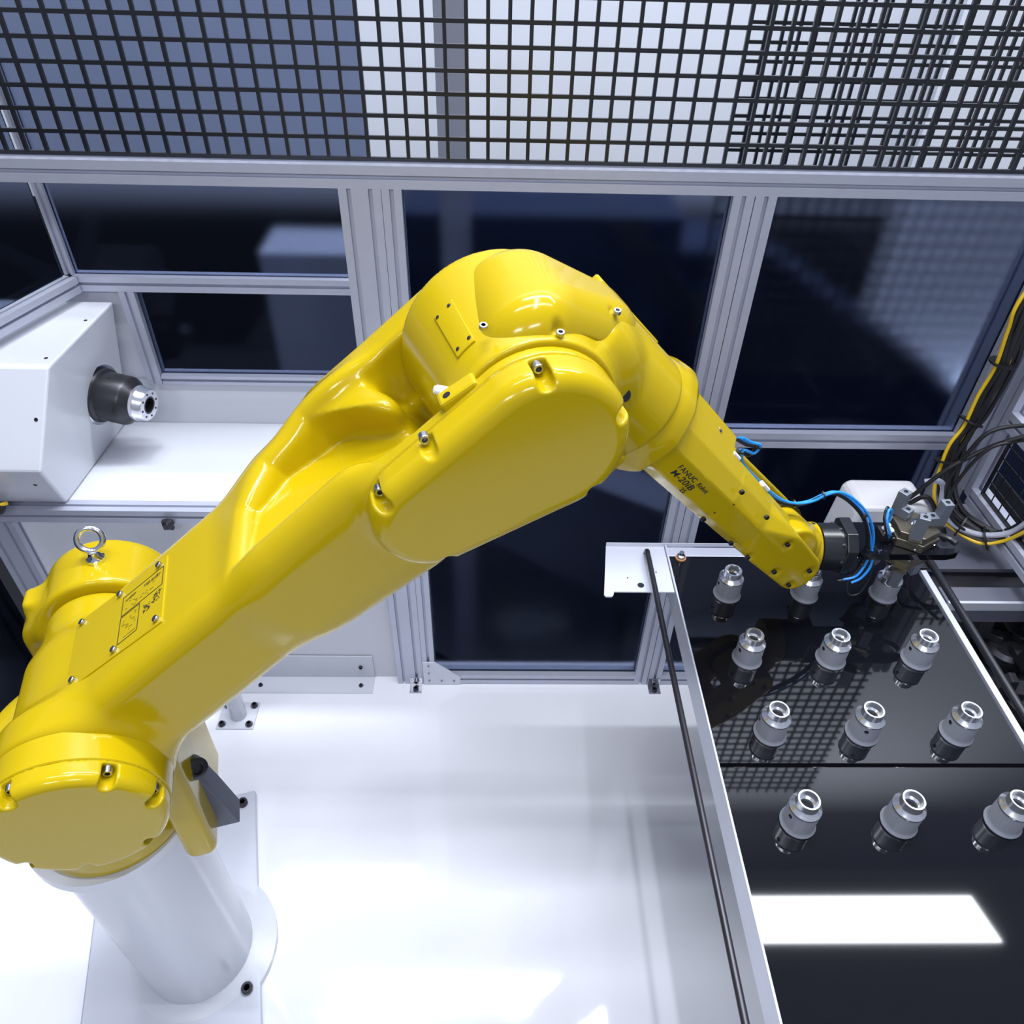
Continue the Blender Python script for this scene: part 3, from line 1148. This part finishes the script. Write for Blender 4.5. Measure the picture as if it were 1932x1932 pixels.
tool = thing('double_gripper', 'black and grey double gripper tool bolted to the robot wrist', 'gripper', (0.872, 1.165, FZ))
TX, TY = 0.872, 1.165
latheo('flange_adapter', Vector((0.673-TX, FY-TY, 0)), (1, 0, 0), [(0.046, 0), (0.050, 0.002), (0.050, 0.040), (0.046, 0.042), (0.046, 0.048)], BLK, tool, 56)
prismo('mount_block', [(-0.046, -0.036), (-0.034, -0.048), (0.038, -0.048), (0.046, -0.040), (0.046, 0.040), (0.034, 0.052), (-0.020, 0.052), (-0.046, 0.026)], Vector((0.721-TX, FY-TY, 0)), (0, 1, 0), (0, 0, 1), (1, 0, 0), 0.024, BLK, tool, 0.002)
for k in range(8):
    a = 2*PI*k/8
    bolt('adapter_screw', Vector((0.716-TX, FY-TY+0.0475*math.cos(a), 0.0475*math.sin(a))), (-1, 0, 0), 0.0045, 0.006, BLKM, tool)
PZ = 1.096-FZ
cp = [(0.748, 1.112), (0.925, 1.112), (0.950, 1.118), (0.958, 1.126), (0.950, 1.131), (0.920, 1.133), (0.914, 1.150), (0.918, 1.190), (0.880, 1.212), (0.748, 1.212)]
prismo('carrier_plate', [(x-TX, y-TY) for x, y in cp], (0, 0, PZ-0.016), (1, 0, 0), (0, 1, 0), (0, 0, 1), 0.016, TRB, tool, 0.001)
tubeo('hook', [(0.905-TX, 1.175-TY, PZ-0.006), (0.935-TX, 1.175-TY, PZ-0.004), (0.955-TX, 1.165-TY, PZ-0.004), (0.963-TX, 1.150-TY, PZ-0.004)], 0.007, BLK, tool, 10)


def gripper(up):
    sg = 1 if up else -1
    z0 = PZ if up else PZ-0.016
    cx, cy = 0.870-TX, 1.165-TY
    n_ = 6
    hexp = [((0.052 if k % 2 else 0.044)*math.cos(math.radians(30*k)), (0.052 if k % 2 else 0.044)*math.sin(math.radians(30*k))) for k in range(12)]
    bm_ = bmesh.new()
    prism(bm_, hexp, (cx, cy, z0), (1, 0, 0), (0, 1, 0), (0, 0, sg), 0.020)
    h2 = [(p[0]*0.9, p[1]*0.9) for p in hexp]
    prism(bm_, h2, (cx, cy, z0+sg*0.0201), (1, 0, 0), (0, 1, 0), (0, 0, sg), 0.016)
    obj('gripper_body', bm_, BRZ, tool, bevel=0.002)
    latheo('centre_cap', (cx, cy, z0+sg*0.036), (0, 0, sg), [(0.014, 0), (0.014, 0.004), (0.010, 0.006), (0, 0.006)], CHR, tool, 24)
    for k in range(6):
        a = math.radians(60*k+15)
        bolt('body_screw', (cx+0.047*math.cos(a), cy+0.047*math.sin(a), z0+sg*0.008), (math.cos(a), math.sin(a), 0), 0.0022, 0.002, CHR, tool, False)
    for a0 in (5, 125, 245):
        a = math.radians(a0)
        e, t_ = Vector((math.cos(a), math.sin(a), 0)), Vector((-math.sin(a), math.cos(a), 0))
        c0 = Vector((cx, cy, z0+sg*0.0362))
        bm_ = bmesh.new()
        if up:
            pr = [(0.018, 0), (0.056, 0), (0.056, 0.056), (0.036, 0.056), (0.036, 0.022), (0.018, 0.022)]
        else:
            pr = [(0.022, 0), (0.056, 0), (0.050, 0.050), (0.0365, 0.056), (0.0365, 0.014), (0.022, 0.014)]
        prism(bm_, pr, c0-t_*0.0105, e, Vector((0, 0, sg)), t_, 0.021)
        jw = obj('jaw', bm_, JAW, tool, bevel=0.0012)
        if up:
            for rr_, zz_ in ((0.046, 0.0561), (0.027, 0.0221)):
                latheo('jaw_hole', c0+e*rr_+Vector((0, 0, zz_)), (0, 0, 1), [(0.0045, 0), (0.0045, 0.0006)], BLK, jw, 16)
        # jaw slide
        bm_ = bmesh.new()
        prism(bm_, [(0.012, -0.004), (0.060, -0.004), (0.060, 0.0), (0.012, 0.0)], c0-t_*0.0125, e, Vector((0, 0, sg)), t_, 0.025)
        obj('jaw_slide', bm_, BRZ, tool)


gripper(True)
gripper(False)
# small valve block and fittings beside the upper gripper
vx, vy, vz = 0.812-TX, 1.165-TY, PZ
boxo('valve_block', (vx-0.012, vy-0.016, vz), (vx+0.010, vy+0.016, vz+0.018), BLKM, tool, 0.001)
for dy_ in (-0.010, 0.006):
    latheo('hose_fitting', (vx-0.002, vy+dy_, vz+0.018), (0.3, -0.2, 1), [(0.0045, 0), (0.0045, 0.008), (0.006, 0.009), (0.006, 0.016), (0.003, 0.017)], WPL, tool, 16)
bolt('plate_screw', (0.790-TX, 1.124-TY, PZ), (0, 0, 1), 0.004, 0.003, CHR, tool)


def cable(name, pts, r, m, label, cat='cable', group=None, n=8):
    o = tubeo(name, pts, r, m, None, 10, n)
    return tag(o, label, cat, group)


HP = [(0.430, 1.093, 1.392), (0.450, 1.099, 1.378), (0.470, 1.104, 1.368), (0.462, 1.102, 1.352), (0.440, 1.097, 1.362), (0.444, 1.098, 1.335), (0.474, 1.105, 1.299), (0.514, 1.116, 1.257), (0.553, 1.127, 1.224),
      (0.586, 1.130, 1.213), (0.615, 1.130, 1.219), (0.637, 1.130, 1.235), (0.660, 1.130, 1.242), (0.691, 1.130, 1.227), (0.732, 1.130, 1.188), (0.760, 1.130, 1.139), (0.771, 1.128, 1.095), (0.766, 1.120, 1.060), (0.751, 1.110, 1.035), (0.727, 1.110, 1.024)]
cable('air_hose', [(x+0.002, y-0.004, z+0.004) for x, y, z in HP], 0.0027, BLU, 'bright blue air hose looping from the forearm round to below the wrist', 'hose')
cable('air_hose', [(x-0.002, y+0.003, z-0.001) for x, y, z in HP[:16]]+[(0.776, 1.122, 1.090), (0.778, 1.112, 1.062), (0.764, 1.104, 1.036), (0.745, 1.10, 1.025)], 0.0027, BLU, 'second blue air hose, spreading wider than the first near the bottom of the loop', 'hose')
cable('sensor_cable', [(x-0.005, y-0.001, z-0.003) for x, y, z in HP], 0.0033, RUB, 'black sensor cable running along the blue hoses over the forearm', 'cable')
cable('sensor_cable', [(x-0.001, y+0.004, z-0.006) for x, y, z in HP[:10]]+[(x-0.004, y+0.004, z-0.007) for x, y, z in HP[10:]], 0.0030, RUB, 'thin black cable on the underside of the blue hose loop', 'cable')
cable('air_hose', [(0.815, 1.150, 1.108), (0.806, 1.14, 1.130), (0.795, 1.150, 1.155), (0.800, 1.165, 1.170), (0.812, 1.172, 1.160), (0.815, 1.172, 1.130)], 0.0026, BLU, 'small blue hose bent in a tight arch beside the upper gripper', 'hose')
cable('sensor_cable', [(0.811, 1.153, 1.108), (0.800, 1.145, 1.130), (0.791, 1.155, 1.155), (0.797, 1.170, 1.172), (0.810, 1.176, 1.160)], 0.0024, RUB, 'small black cable following the tight hose arch beside the upper gripper', 'cable')
cable('sensor_cable', [(0.780, 1.11, 1.075), (0.778, 1.10, 1.035), (0.765, 1.09, 1.005), (0.745, 1.09, 1.0), (0.738, 1.10, 1.02), (0.742, 1.11, 1.04)], 0.0014, RUB, 'thin black cable hanging in a small loop below the gripper plate', 'cable')
for i_, k_ in enumerate((2, 4, 7, 9, 11, 14, 16, 17)):
    a_, b_ = Vector(HP[k_]), Vector(HP[k_+1 if k_+1 < len(HP) else k_])
    tt = latheo('cable_tie', (0, 0, 0), (b_-a_), [(0.0088, -0.0015), (0.0088, 0.0015)], RUB, None, 16)
    tt.location = a_+Vector((-0.001, 0.001, -0.001))
    tt.parent = robot
    tt.matrix_parent_inverse = Matrix.Identity(4)
    tt.location = rl(*tt.location)
    tt.rotation_euler = (0, 0, -RA)

# ------------------------------------------------------------------ forearm details
for t_, k_ in CAS:
    bolt('casing_screw', jp(t_, k_, 0.8575), (0, -1, 0), 0.0046, 0.005, BLKM, robot)
for t_, k_ in ((0.250, -0.020), (0.235, -0.052)):
    bolt('casing_pin', jp(t_, k_, 0.8510), (0, -1, 0), 0.0018, 0.0008, BLKM, robot, False)
for t_, D_ in ((0.105, 0.952), (0.150, 0.912)):
    bolt('casing_screw', jp(t_, 0.054 if D_ > 0.93 else 0.044, D_), Vector((NN[0], -0.25, NN[1])), 0.0050, 0.004, BOLT, robot)
for t_ in (0.215, 0.330):
    bm = bmesh.new()
    box(bm, (-0.012, -0.007, 0), (0.012, 0.007, 0.008))
    bmesh.ops.bevel(bm, geom=bm.edges[:], offset=0.002, segments=1, affect='EDGES')
    o = obj('hose_clamp', bm, WPL, robot)
    o.location = jp(t_, 0.032, 0.905)
    o.rotation_euler = (0, math.radians(46.7), 0)


def text_mesh(name, body, size, origin, xa, ya, m, parent, shear=0.0, sx=1.0, bold=0.0, depth=0.0003):
    cu = bpy.data.curves.new(name, 'FONT')
    cu.body = body
    cu.size = size
    cu.shear = shear
    cu.offset = bold
    cu.extrude = depth
    cu.space_character = 1.06
    tmp = bpy.data.objects.new('tmp', cu)
    C.objects.link(tmp)
    me = bpy.data.meshes.new_from_object(tmp.evaluated_get(bpy.context.evaluated_depsgraph_get()))
    bpy.data.objects.remove(tmp)
    bpy.data.curves.remove(cu)
    me.name = name
    xa, ya = Vector(xa).normalized(), Vector(ya).normalized()
    za = xa.cross(ya)
    o_ = Vector(origin)
    for v in me.vertices:
        v.co = o_+xa*v.co.x*sx+ya*v.co.y+za*v.co.z
    return finish(name, me, m, parent)


DX = Vector((DD[0], 0, DD[1]))
DY = Vector((NN[0], -0.12, NN[1]))
text_mesh('lettering', 'FANUC', 0.0130, jp(0.090, -0.040, 0.8500), DX, DY, INK, robot, 0.0, 1.18, 0.0001)
text_mesh('lettering', 'Robot', 0.0125, jp(0.150, -0.040, 0.8505), DX, DY, INK, robot, 0.25, 0.95)
text_mesh('lettering', 'M-20iB', 0.0160, jp(0.089, -0.0540, 0.8517), DX, DY, INK, robot, 0.2, 1.32, 0.00015)
text_mesh('lettering', '25', 0.0115, jp(0.136, -0.0650, 0.8532), DX, DY, INK, robot, 0.0, 1.2, 0.0001)

# label printed on the access plate: frames, rules and small unreadable marks
LH = HT+0.0038


def mark(quad, m=INK, name='label_print'):
    bm_ = bmesh.new()
    for q in quad:
        A_ = [bm_.verts.new(armp(s_, LH, D_)) for s_, D_ in q]
        B_ = [bm_.verts.new(armp(s_, LH+0.0002, D_)) for s_, D_ in q]
        bm_.faces.new(A_[::-1])
        bm_.faces.new(B_)
        for i in range(4):
            bm_.faces.new((A_[i], A_[(i+1) % 4], B_[(i+1) % 4], B_[i]))
    o_ = obj(name, bm_, m, robot)
    o_['kind'] = 'stuff'
    return o_


def ln(s0, D0, s1, D1, w_=0.0006):
    dx, dy = s1-s0, D1-D0
    l_ = math.hypot(dx, dy)
    nx, ny = -dy/l_*w_, dx/l_*w_
    return [(s0-nx, D0-ny), (s1-nx, D1-ny), (s1+nx, D1+ny), (s0+nx, D0+ny)]


rnd = random.Random(3)
qs = []
fr = lambda a, b, c, d: [ln(a, b, c, b), ln(c, b, c, d), ln(c, d, a, d), ln(a, d, a, b)]
qs += fr(0.180, 0.860, 0.266, 0.898)
qs += fr(0.180, 0.806, 0.220, 0.857)
for bx0, bx1, by in ((0.186, 0.208, 0.888), (0.226, 0.258, 0.888)):
    x = bx0
    while x < bx1:
        qs.append(ln(x, by-rnd.uniform(0.001, 0.004), x+rnd.uniform(0.001, 0.003), by+rnd.uniform(0.0, 0.004), 0.0005))
        x += 0.0028
for k in range(26):
    x, y = rnd.uniform(0.184, 0.212), 0.812+rnd.randrange(10)*0.0042
    qs.append(ln(x, y, x+rnd.uniform(0.002, 0.006), y, 0.0003))
for k in range(18):
    x, y = rnd.uniform(0.185, 0.258), 0.865+rnd.randrange(5)*0.004
    qs.append(ln(x, y, x+rnd.uniform(0.002, 0.006), y, 0.0003))
for cx_, cy_, n_ in ((0.256, 0.843, 46), (0.236, 0.836, 34)):
    for k in range(n_):
        a, b = rnd.uniform(-0.008, 0.008), rnd.uniform(-0.009, 0.009)
        qs.append(ln(cx_+a, cy_+b, cx_+a+rnd.uniform(-0.003, 0.003), cy_+b+rnd.uniform(0.0005, 0.003), 0.0005))
mark(qs)

# hood screws, inspection cover, elbow screws (positions on the castings)
# ================================================================== FLOOR HARDWARE
br = thing('angle_bracket', 'white folded angle bracket bolted to the floor and lower panel left of the wide post', 'bracket', (-0.57, 1.62, 0))
bm = bmesh.new()
box(bm, (-0.34, -0.058, 0.0), (0.163, 0.012, 0.004))
box(bm, (-0.34, 0.008, 0.004), (0.163, 0.012, 0.115))
obj('bracket_sheet', bm, WHT, br)
for x_ in (0.120, -0.22):
    latheo('washer', (x_, -0.028, 0.004), (0, 0, 1), [(0.0085, 0), (0.0085, 0.0015)], BOLT, br, 20)
    bolt('bracket_bolt', (x_, -0.028, 0.0055), (0, 0, 1), 0.0055, 0.006, BLKM, br)
bolt('bracket_bolt', (0.120, 0.008, 0.060), (0, -1, 0), 0.0065, 0.007, BLKM, br)

fp = thing('support_leg', 'white round support leg on a bolted square foot plate near the yellow arm', 'support', (-0.832, 1.472, 0))
boxo('foot_plate', (-0.062, -0.052, 0), (0.058, 0.050, 0.006), WHT, fp, 0.001)
latheo('tube', (0, 0, 0.006), (0, 0, 1), [(0.026, 0), (0.026, 0.60)], WHT, fp, 40)
for x_, y_ in ((-0.045, -0.036), (0.042, -0.036), (0.042, 0.036), (-0.045, 0.036)):
    latheo('washer', (x_, y_, 0.006), (0, 0, 1), [(0.013, 0), (0.013, 0.002)], BOLT, fp, 20)
    bolt('anchor_bolt', (x_, y_, 0.008), (0, 0, 1), 0.0085, 0.009, BLKM, fp)

gs = thing('gusset_plate', 'white clipped-corner gusset plate with five rivets at the foot of the central window', 'plate', (-0.2165, YW-0.0035, 0.003))
prismo('plate_body', [(-0.020, 0), (0.106, 0), (0.106, 0.040), (0.024, 0.118), (-0.020, 0.118)], (0, 0, 0), (1, 0, 0), (0, 0, 1), (0, 1, 0), 0.003, ALP, gs, 0.0005)
for x_, z_ in ((0, 0.098), (0, 0.060), (0, 0.020), (0.042, 0.020), (0.084, 0.020)):
    bolt('rivet', (x_, 0.0, z_), (0, -1, 0), 0.0042, 0.0025, BOLT, gs)
for x_, lab in ((-0.262, 'small steel foot bracket bolted at the base of the wide post'), (0.554, 'small steel foot bracket bolted at the base of the right-hand window posts')):
    ft = thing('foot_bracket', lab, 'bracket', (x_, YW, 0))
    boxo('foot_base', (-0.020, -0.040, 0), (0.020, 0, 0.003), STL, ft)
    boxo('foot_upright', (-0.020, -0.004, 0.003), (0.020, 0, 0.036), STL, ft)
    bolt('foot_bolt', (0, -0.024, 0.003), (0, 0, 1), 0.009, 0.008, BLKM, ft)
    bolt('foot_bolt', (0, -0.004, 0.020), (0, -1, 0), 0.007, 0.007, BOLT, ft)

# left lower post and dark side
extrusion('left_lower_post', (-1.385, YW+0.0225, 0.0), (-1.385, YW+0.0225, ZS-0.046), 0.087, PW, 'wide aluminium post at the far left below the shelf rail', sx=[-0.022, 0.022])
struct(boxo('window_7', (-1.452, -1.0, 0.0), (-1.448, YW-0.02, 1.64), GLS))

# connector and cable at the far left of the shelf
cn = thing('cable_gland', 'black cable gland with a yellow cable entering under the spindle housing', 'connector', (-1.335, 1.575, 0.80))
latheo('gland_body', (0, 0, 0.0), (0.5, -0.6, 0.3), [(0.018, -0.02), (0.018, 0.004), (0.014, 0.014), (0.012, 0.024)], BLKM, cn, 24)
cable('yellow_cable', [(-1.310, 1.585, 0.812), (-1.335, 1.56, 0.815), (-1.37, 1.545, 0.80), (-1.42, 1.53, 0.78)], 0.0055, CYL, 'short yellow cable at the far left edge below the spindle housing')

# housing screws
SCR = ((-1.125, 1.936, 1.172, (0, 0, 1)), (-1.138, 1.727, 1.172, (0, 0, 1)), (-1.157+0.0, 1.6195, 1.058, (0, -0.876, 0.483)), (-1.214, 1.5865, 0.873, (0, -0.903, -0.43)))
for x_, y_, z_, n_ in SCR:
    latheo('housing_screw', Vector((x_, y_, z_))-HOF, n_, [(0.0048, -0.001), (0.0048, 0.0006)], BLK, housing, 16)

# small black latch on the shelf rail, half hidden by the arm
lt = thing('rail_latch', 'small black latch on the shelf rail just above the yellow lower arm', 'latch', (-0.905, YW-0.005, 0.735))
latheo('latch_knob', (0, -0.012, 0), (0, -1, 0), [(0.014, -0.012), (0.014, 0.004), (0.009, 0.008)], BLKM, lt, 18)
boxo('latch_tab', (-0.016, -0.012, -0.02), (0.012, 0.0, 0.012), BLKM, lt, 0.002)

# ================================================================== RIGHT SIDE
XW = 1.235
rw = boxo('wall_right', (XW, 0.2, 0.98), (XW+0.004, YW-0.002, 2.6), PANEL)
rw2 = boxo('wall_lower_right', (XW+0.12, 0.2, 0.0), (XW+0.124, YW, 0.93), DRK2)
bpy.data.objects.remove(rw)
struct(rw2)
extrusion('side_stile', (XW+0.01, 1.530, 0.93), (XW+0.01, 1.530, HEAD), 0.045, PW, 'aluminium stile of the right side wall between corner post and mesh panel')
extrusion('side_rail', (XW+0.01, 1.507, 0.935), (XW+0.01, 0.25, 0.935), 0.045, PW, 'aluminium rail running towards the viewer under the right mesh panel', up=(0, 0, 1))
extrusion('side_rail', (XW+0.01, 1.507, 1.165), (XW+0.01, 0.25, 1.165), 0.045, PW, 'aluminium rail running towards the viewer above the right mesh panel', up=(0, 0, 1))
mp = thing('mesh_panel', 'black square wire mesh panel in the right side wall behind the cable loop', 'mesh', (XW+0.004, 1.48, 0.965))
bm = bmesh.new()
for k in range(6):
    zz = k*0.036
    box(bm, (-0.0012, -1.2, zz-0.0012), (0.0012, 0.0, zz+0.0012))
for k in range(34):
    box(bm, (-0.001, -k*0.036-0.0014, 0), (0.001, -k*0.036+0.0014, 0.18))
o = obj('mesh_wires', bm, BLK, mp)
o['kind'] = 'stuff'
bm = bmesh.new()
box(bm, (-0.004, -1.205, -0.008), (0.003, 0.004, 0.0))
box(bm, (-0.004, -1.205, 0.18), (0.003, 0.004, 0.186))
box(bm, (-0.004, 0.0, -0.008), (0.003, 0.006, 0.186))
obj('mesh_frame', bm, BLK, mp)
# machinery glimpsed behind the mesh
bk = thing('conduit_rack', 'grey and white equipment seen through the right mesh panel', 'equipment', (1.42, 1.25, 0.8))
rnd2 = random.Random(5)
for k in range(7):
    y0 = -0.25+k*0.075
    boxo('conduit', (-0.02+0.01*(k % 2), y0, 0.0), (0.02, y0+0.022+0.02*rnd2.random(), 0.42), HGRY if k % 2 else ALU, bk)
boxo('back_tray', (-0.03, -0.35, -0.03), (0.05, 0.35, 0.0), ALU, bk)

# grey machine bed behind the tray
bed = thing('machine_bed', 'grey metal machine bed with a dark slot to the right behind the tray', 'machine', (1.30, 1.36, 0.0))
bo = lambda n_, lo, hi, m_, b_=0.001: boxo(n_, (lo[0]-1.30, lo[1]-1.36, lo[2]), (hi[0]-1.30, hi[1]-1.36, hi[2]), m_, bed, b_)
prismo('bed_plate', [(-0.24, -0.05), (0.30, -0.05), (0.30, 0.20), (-0.17, 0.20), (-0.17, 0.05), (-0.24, 0.05)], (0, 0, 0.850), (1, 0, 0), (0, 1, 0), (0, 0, 1), 0.012, BEDG, bed, 0.001)
bo('bed_slot', (1.06, 1.25, 0.800), (1.60, 1.31, 0.838), BLKM)
bo('bed_front', (1.06, 1.202, 0.790), (1.60, 1.25, 0.860), BEDG)
bo('bed_lip', (1.06, 1.194, 0.838), (1.60, 1.2018, 0.864), ALP)
for x_ in (1.14, 1.54):
    bo('bed_leg', (x_, 1.22, 0.0), (x_+0.05, 1.27, 0.79), DRK2)

# white rounded device behind the tray
wd = thing('white_device', 'white rounded housing standing behind the tray below the right window', 'device', (1.00, 1.47, 0.80))
bm = bmesh.new()
prism(bm, [(-0.115, 0.0), (0.12, 0.0), (0.12, 0.14), (0.075, 0.19), (-0.085, 0.19), (-0.10, 0.175)], (0, -0.05, -0.03), (1, 0, 0), (0, 0, 1), (0, 1, 0), 0.12)
obj('device_shell', bm, WPL, wd, bevel=0.018)
for x_, z_ in ((0.02, 0.145), (-0.005, 0.14)):
    latheo('device_screw', (x_, -0.0505, z_), (0, -1, 0), [(0.004, 0), (0.004, 0.001)], BLKM, wd, 12)
latheo('pedestal', (0.0, 0, -0.80), (0, 0, 1), [(0.04, 0), (0.04, 0.77)], WHT, wd, 24)

# spare grippers, dark, right edge
for x_, y_, z_, rz_, lab in ((1.275, 1.200, 0.656, 0.5, 'dark three-jaw tool lying below the tray at the right edge, the farther one'),
                             (1.245, 1.045, 0.656, 0.9, 'dark three-jaw tool lying below the tray at the right edge, the nearer one')):
    g = thing('spare_gripper', lab, 'gripper', (x_, y_, z_), rz_, 'spare grippers at the right edge')
    latheo('body', (0, 0, 0), (0, 0, 1), [(0.05, 0), (0.055, 0.01), (0.055, 0.045), (0.045, 0.055), (0.0, 0.055)], BLKM, g, 32)
    for k in range(3):
        a = 2*PI*k/3
        e, t_ = Vector((math.cos(a), math.sin(a), 0)), Vector((-math.sin(a), math.cos(a), 0))
        prismo('jaw', [(0.02, 0), (0.085, 0), (0.09, 0.03), (0.07, 0.06), (0.055, 0.06), (0.05, 0.02), (0.02, 0.02)], e*0.0+Vector((0, 0, 0.055))-t_*0.014, e, (0, 0, 1), t_, 0.028, BLKM, g, 0.002)
        latheo('jaw_foot', e*0.09+Vector((0, 0, 0.02)), (0, 0, -1), [(0.010, 0), (0.012, 0.02), (0.009, 0.03)], JAW, g, 16)
tag(boxo('tool_shelf', (1.06, 0.60, 0.645), (1.345, 1.32, 0.655), BLK), 'dark shelf below the tray edge carrying the spare tools', 'shelf')

# cables
CB = [(1.112, 1.50, 1.479), (1.115, 1.50, 1.406), (1.126, 1.50, 1.315), (1.122, 1.50, 1.239), (1.114, 1.495, 1.162), (1.095, 1.485, 1.112), (1.090, 1.475, 1.060), (1.090, 1.45, 0.995), (1.108, 1.42, 0.950), (1.140, 1.39, 0.925), (1.186, 1.35, 0.919), (1.225, 1.33, 0.945), (1.235, 1.30, 1.00)]


def off(P, dx, dy, dz, wob=0.0, seed=0):
    r_ = random.Random(seed)
    out = [(x+dx+r_.uniform(-wob, wob), y+dy+r_.uniform(-wob, wob), z+dz+r_.uniform(-wob, wob)) for x, y, z in P]
    return [(1.180, 1.53, HEAD)] + out


cable('yellow_cable', off(CB, -0.006, -0.006, 0, 0.002, 1), 0.0042, CYL, 'yellow cable on the outer edge of the cable bundle down the right corner post')
cable('yellow_cable', off(CB, 0.020, -0.004, 0.012, 0.003, 2), 0.0034, CYL, 'second yellow cable tucked just inside the outer one on the right bundle')
specs = [(0.004, -0.004, 0.006, 0.0075, RUB), (0.014, -0.008, 0.010, 0.0080, RUB), (0.026, -0.004, 0.014, 0.0075, RUB), (0.012, 0.010, 0.002, 0.0070, RUB), (0.026, 0.010, 0.008, 0.0070, RUB), (0.038, 0.002, 0.020, 0.0070, RUB)]
for i_, (dx, dy, dz, r_, m_) in enumerate(specs):
    cable('black_cable', off(CB, dx, dy, dz, 0.004, 10+i_), r_, m_, 'black cable in the thick bundle hanging down the right corner post', 'cable', 'black cables of the right bundle')
cable('grey_cable', [(1.03, 1.42, 1.045), (1.055, 1.41, 1.055), (1.075, 1.41, 1.035), (1.085, 1.40, 0.985), (1.115, 1.385, 0.950), (1.15, 1.37, 0.935), (1.19, 1.35, 0.937), (1.23, 1.33, 0.965), (1.245, 1.31, 1.03)], 0.0070, GRY, 'thick pale grey cable curving through the bottom of the cable loop')
cable('black_cable', [(0.985, 1.40, 1.00), (1.003, 1.40, 1.018), (1.033, 1.40, 1.067), (1.064, 1.40, 1.108), (1.119, 1.40, 1.155), (1.150, 1.39, 1.185), (1.21, 1.37, 1.23)], 0.0052, RUB, 'straight black cable rising to the right across the corner post')
cable('black_cable', [(1.225, 1.40, 1.215), (1.177, 1.40, 1.222), (1.111, 1.40, 1.205), (1.086, 1.40, 1.152), (1.072, 1.40, 1.067), (1.100, 1.40, 0.985), (1.150, 1.38, 0.945), (1.20, 1.36, 0.935), (1.24, 1.34, 0.975), (1.255, 1.33, 1.06), (1.225, 1.35, 1.14), (1.215, 1.36, 1.22)], 0.0048, RUB, 'black cable making a wide round loop at the right edge')
cable('black_cable', [(1.225, 1.38, 1.20), (1.170, 1.385, 1.19), (1.120, 1.39, 1.165), (1.092, 1.39, 1.10), (1.085, 1.39, 1.02), (1.115, 1.38, 0.960), (1.17, 1.36, 0.930), (1.22, 1.34, 0.950)], 0.0042, RUB, 'thin black cable inside the wide round loop')
cable('black_cable', [(1.03, 1.44, 0.96), (1.06, 1.43, 0.99), (1.09, 1.41, 0.955), (1.12, 1.40, 0.91), (1.13, 1.39, 0.88)], 0.0060, RUB, 'short black cable dropping behind the gripper beside the white housing')
for i_, k_ in enumerate((2, 4, 6, 8, 9, 10)):
    a_, b_ = Vector(CB[k_]), Vector(CB[k_+1])
    tt = latheo('cable_tie', (0, 0, 0), (b_-a_), [(0.030, -0.002), (0.030, 0.002)], RUB, None, 20)
    tt.location = a_+Vector((0.012, 0.001, 0.007))
    tag(tt, ('topmost black cable tie, high on the right cable bundle', 'second black cable tie down the right cable bundle', 'third black cable tie, where the bundle passes the robot gripper',
             'fourth black cable tie, where the right cable bundle starts to curve', 'black cable tie at the lowest point of the cable loop', 'last black cable tie, where the cable loop rises at the right edge')[i_], 'cable tie', 'ties on the right cable bundle')

# ================================================================== GUARD MESH AND OUTSIDE HALL


def wire_grid(name, x0, x1, z0, z1, y, p, r_):
    bm_ = bmesh.new()
    k = x0
    while k <= x1:
        box(bm_, (k-r_, y-r_, z0), (k+r_, y+r_, z1))
        k += p
    k = z0
    while k <= z1:
        box(bm_, (x0, y-r_*0.9, k-r_), (x1, y+r_*0.9, k+r_))
        k += p
    o_ = obj(name, bm_, BLK)
    return o_


g = wire_grid('guard_mesh', -1.5, 1.32, HEAD+0.05, 2.60, YW+0.03, 0.040, 0.0036)
tag(g, 'black wire guard mesh filling the cell wall above the head rail', 'mesh')
g['kind'] = 'stuff'
g = wire_grid('hall_mesh', 0.62, 2.6, 0.9, 2.2, 2.20, 0.042, 0.004)
tag(g, 'blurred wire mesh seen through the upper right window', 'mesh')
g['kind'] = 'stuff'

struct(boxo('hall_floor', (-8, -4, -0.9), (9, 9, -0.86), DARK))
struct(boxo('wall_hall', (-6, 3.30, 1.12), (8, 3.34, 7.0), HALLW))
tag(boxo('pale_partition', (1.60, 3.05, -0.86), (4.5, 3.09, 3.0), HALLW), 'pale partition seen blurred through mesh in the upper right window', 'partition')
bm = bmesh.new()
prism(bm, [(0.60, -0.86), (2.9, -0.86), (2.9, 0.35), (2.2, 0.35), (0.95, 1.13), (0.60, 1.13)], (0, 2.62, 0), (1, 0, 0), (0, 0, 1), (0, 1, 0), 0.3)
tag(obj('blue_cabinet', bm, NAVY), 'dark blue cabinet with slanting top seen blurred through the right-hand windows', 'cabinet')
tag(boxo('blue_machine', (-0.32, 2.45, -0.86), (0.60, 2.75, 1.30), NAVY), 'large dark blue machine body seen blurred through the central window', 'machine')
tag(boxo('grey_cabinet', (-0.86, 2.70, -0.86), (-0.50, 2.95, 1.06), HGRY), 'pale grey cabinet seen blurred through the alcove windows', 'cabinet')
tag(boxo('grey_column', (-0.175, 2.38, -0.86), (-0.085, 2.43, 1.9), HGRY), 'pale vertical column seen blurred behind the robot elbow', 'column')
bm = bmesh.new()
prism(bm, [(-0.30, 0.02), (0.36, -0.42), (0.40, 0.10), (-0.30, 0.40)], (0.25, 1.95, 0.36), (1, 0, 0), (0, 0, 1), (0, 1, 0), 0.2)
cvs = thing('conveyor', 'slanting grey conveyor side seen blurred through the central window', 'conveyor', (0, 0, 0))
obj('conveyor_side', bm, HGRY2, cvs)
for x_ in (0.02, 0.50):
    boxo('conveyor_leg', (x_, 2.02, -0.86), (x_+0.04, 2.06, 0.05), DRK2, cvs)
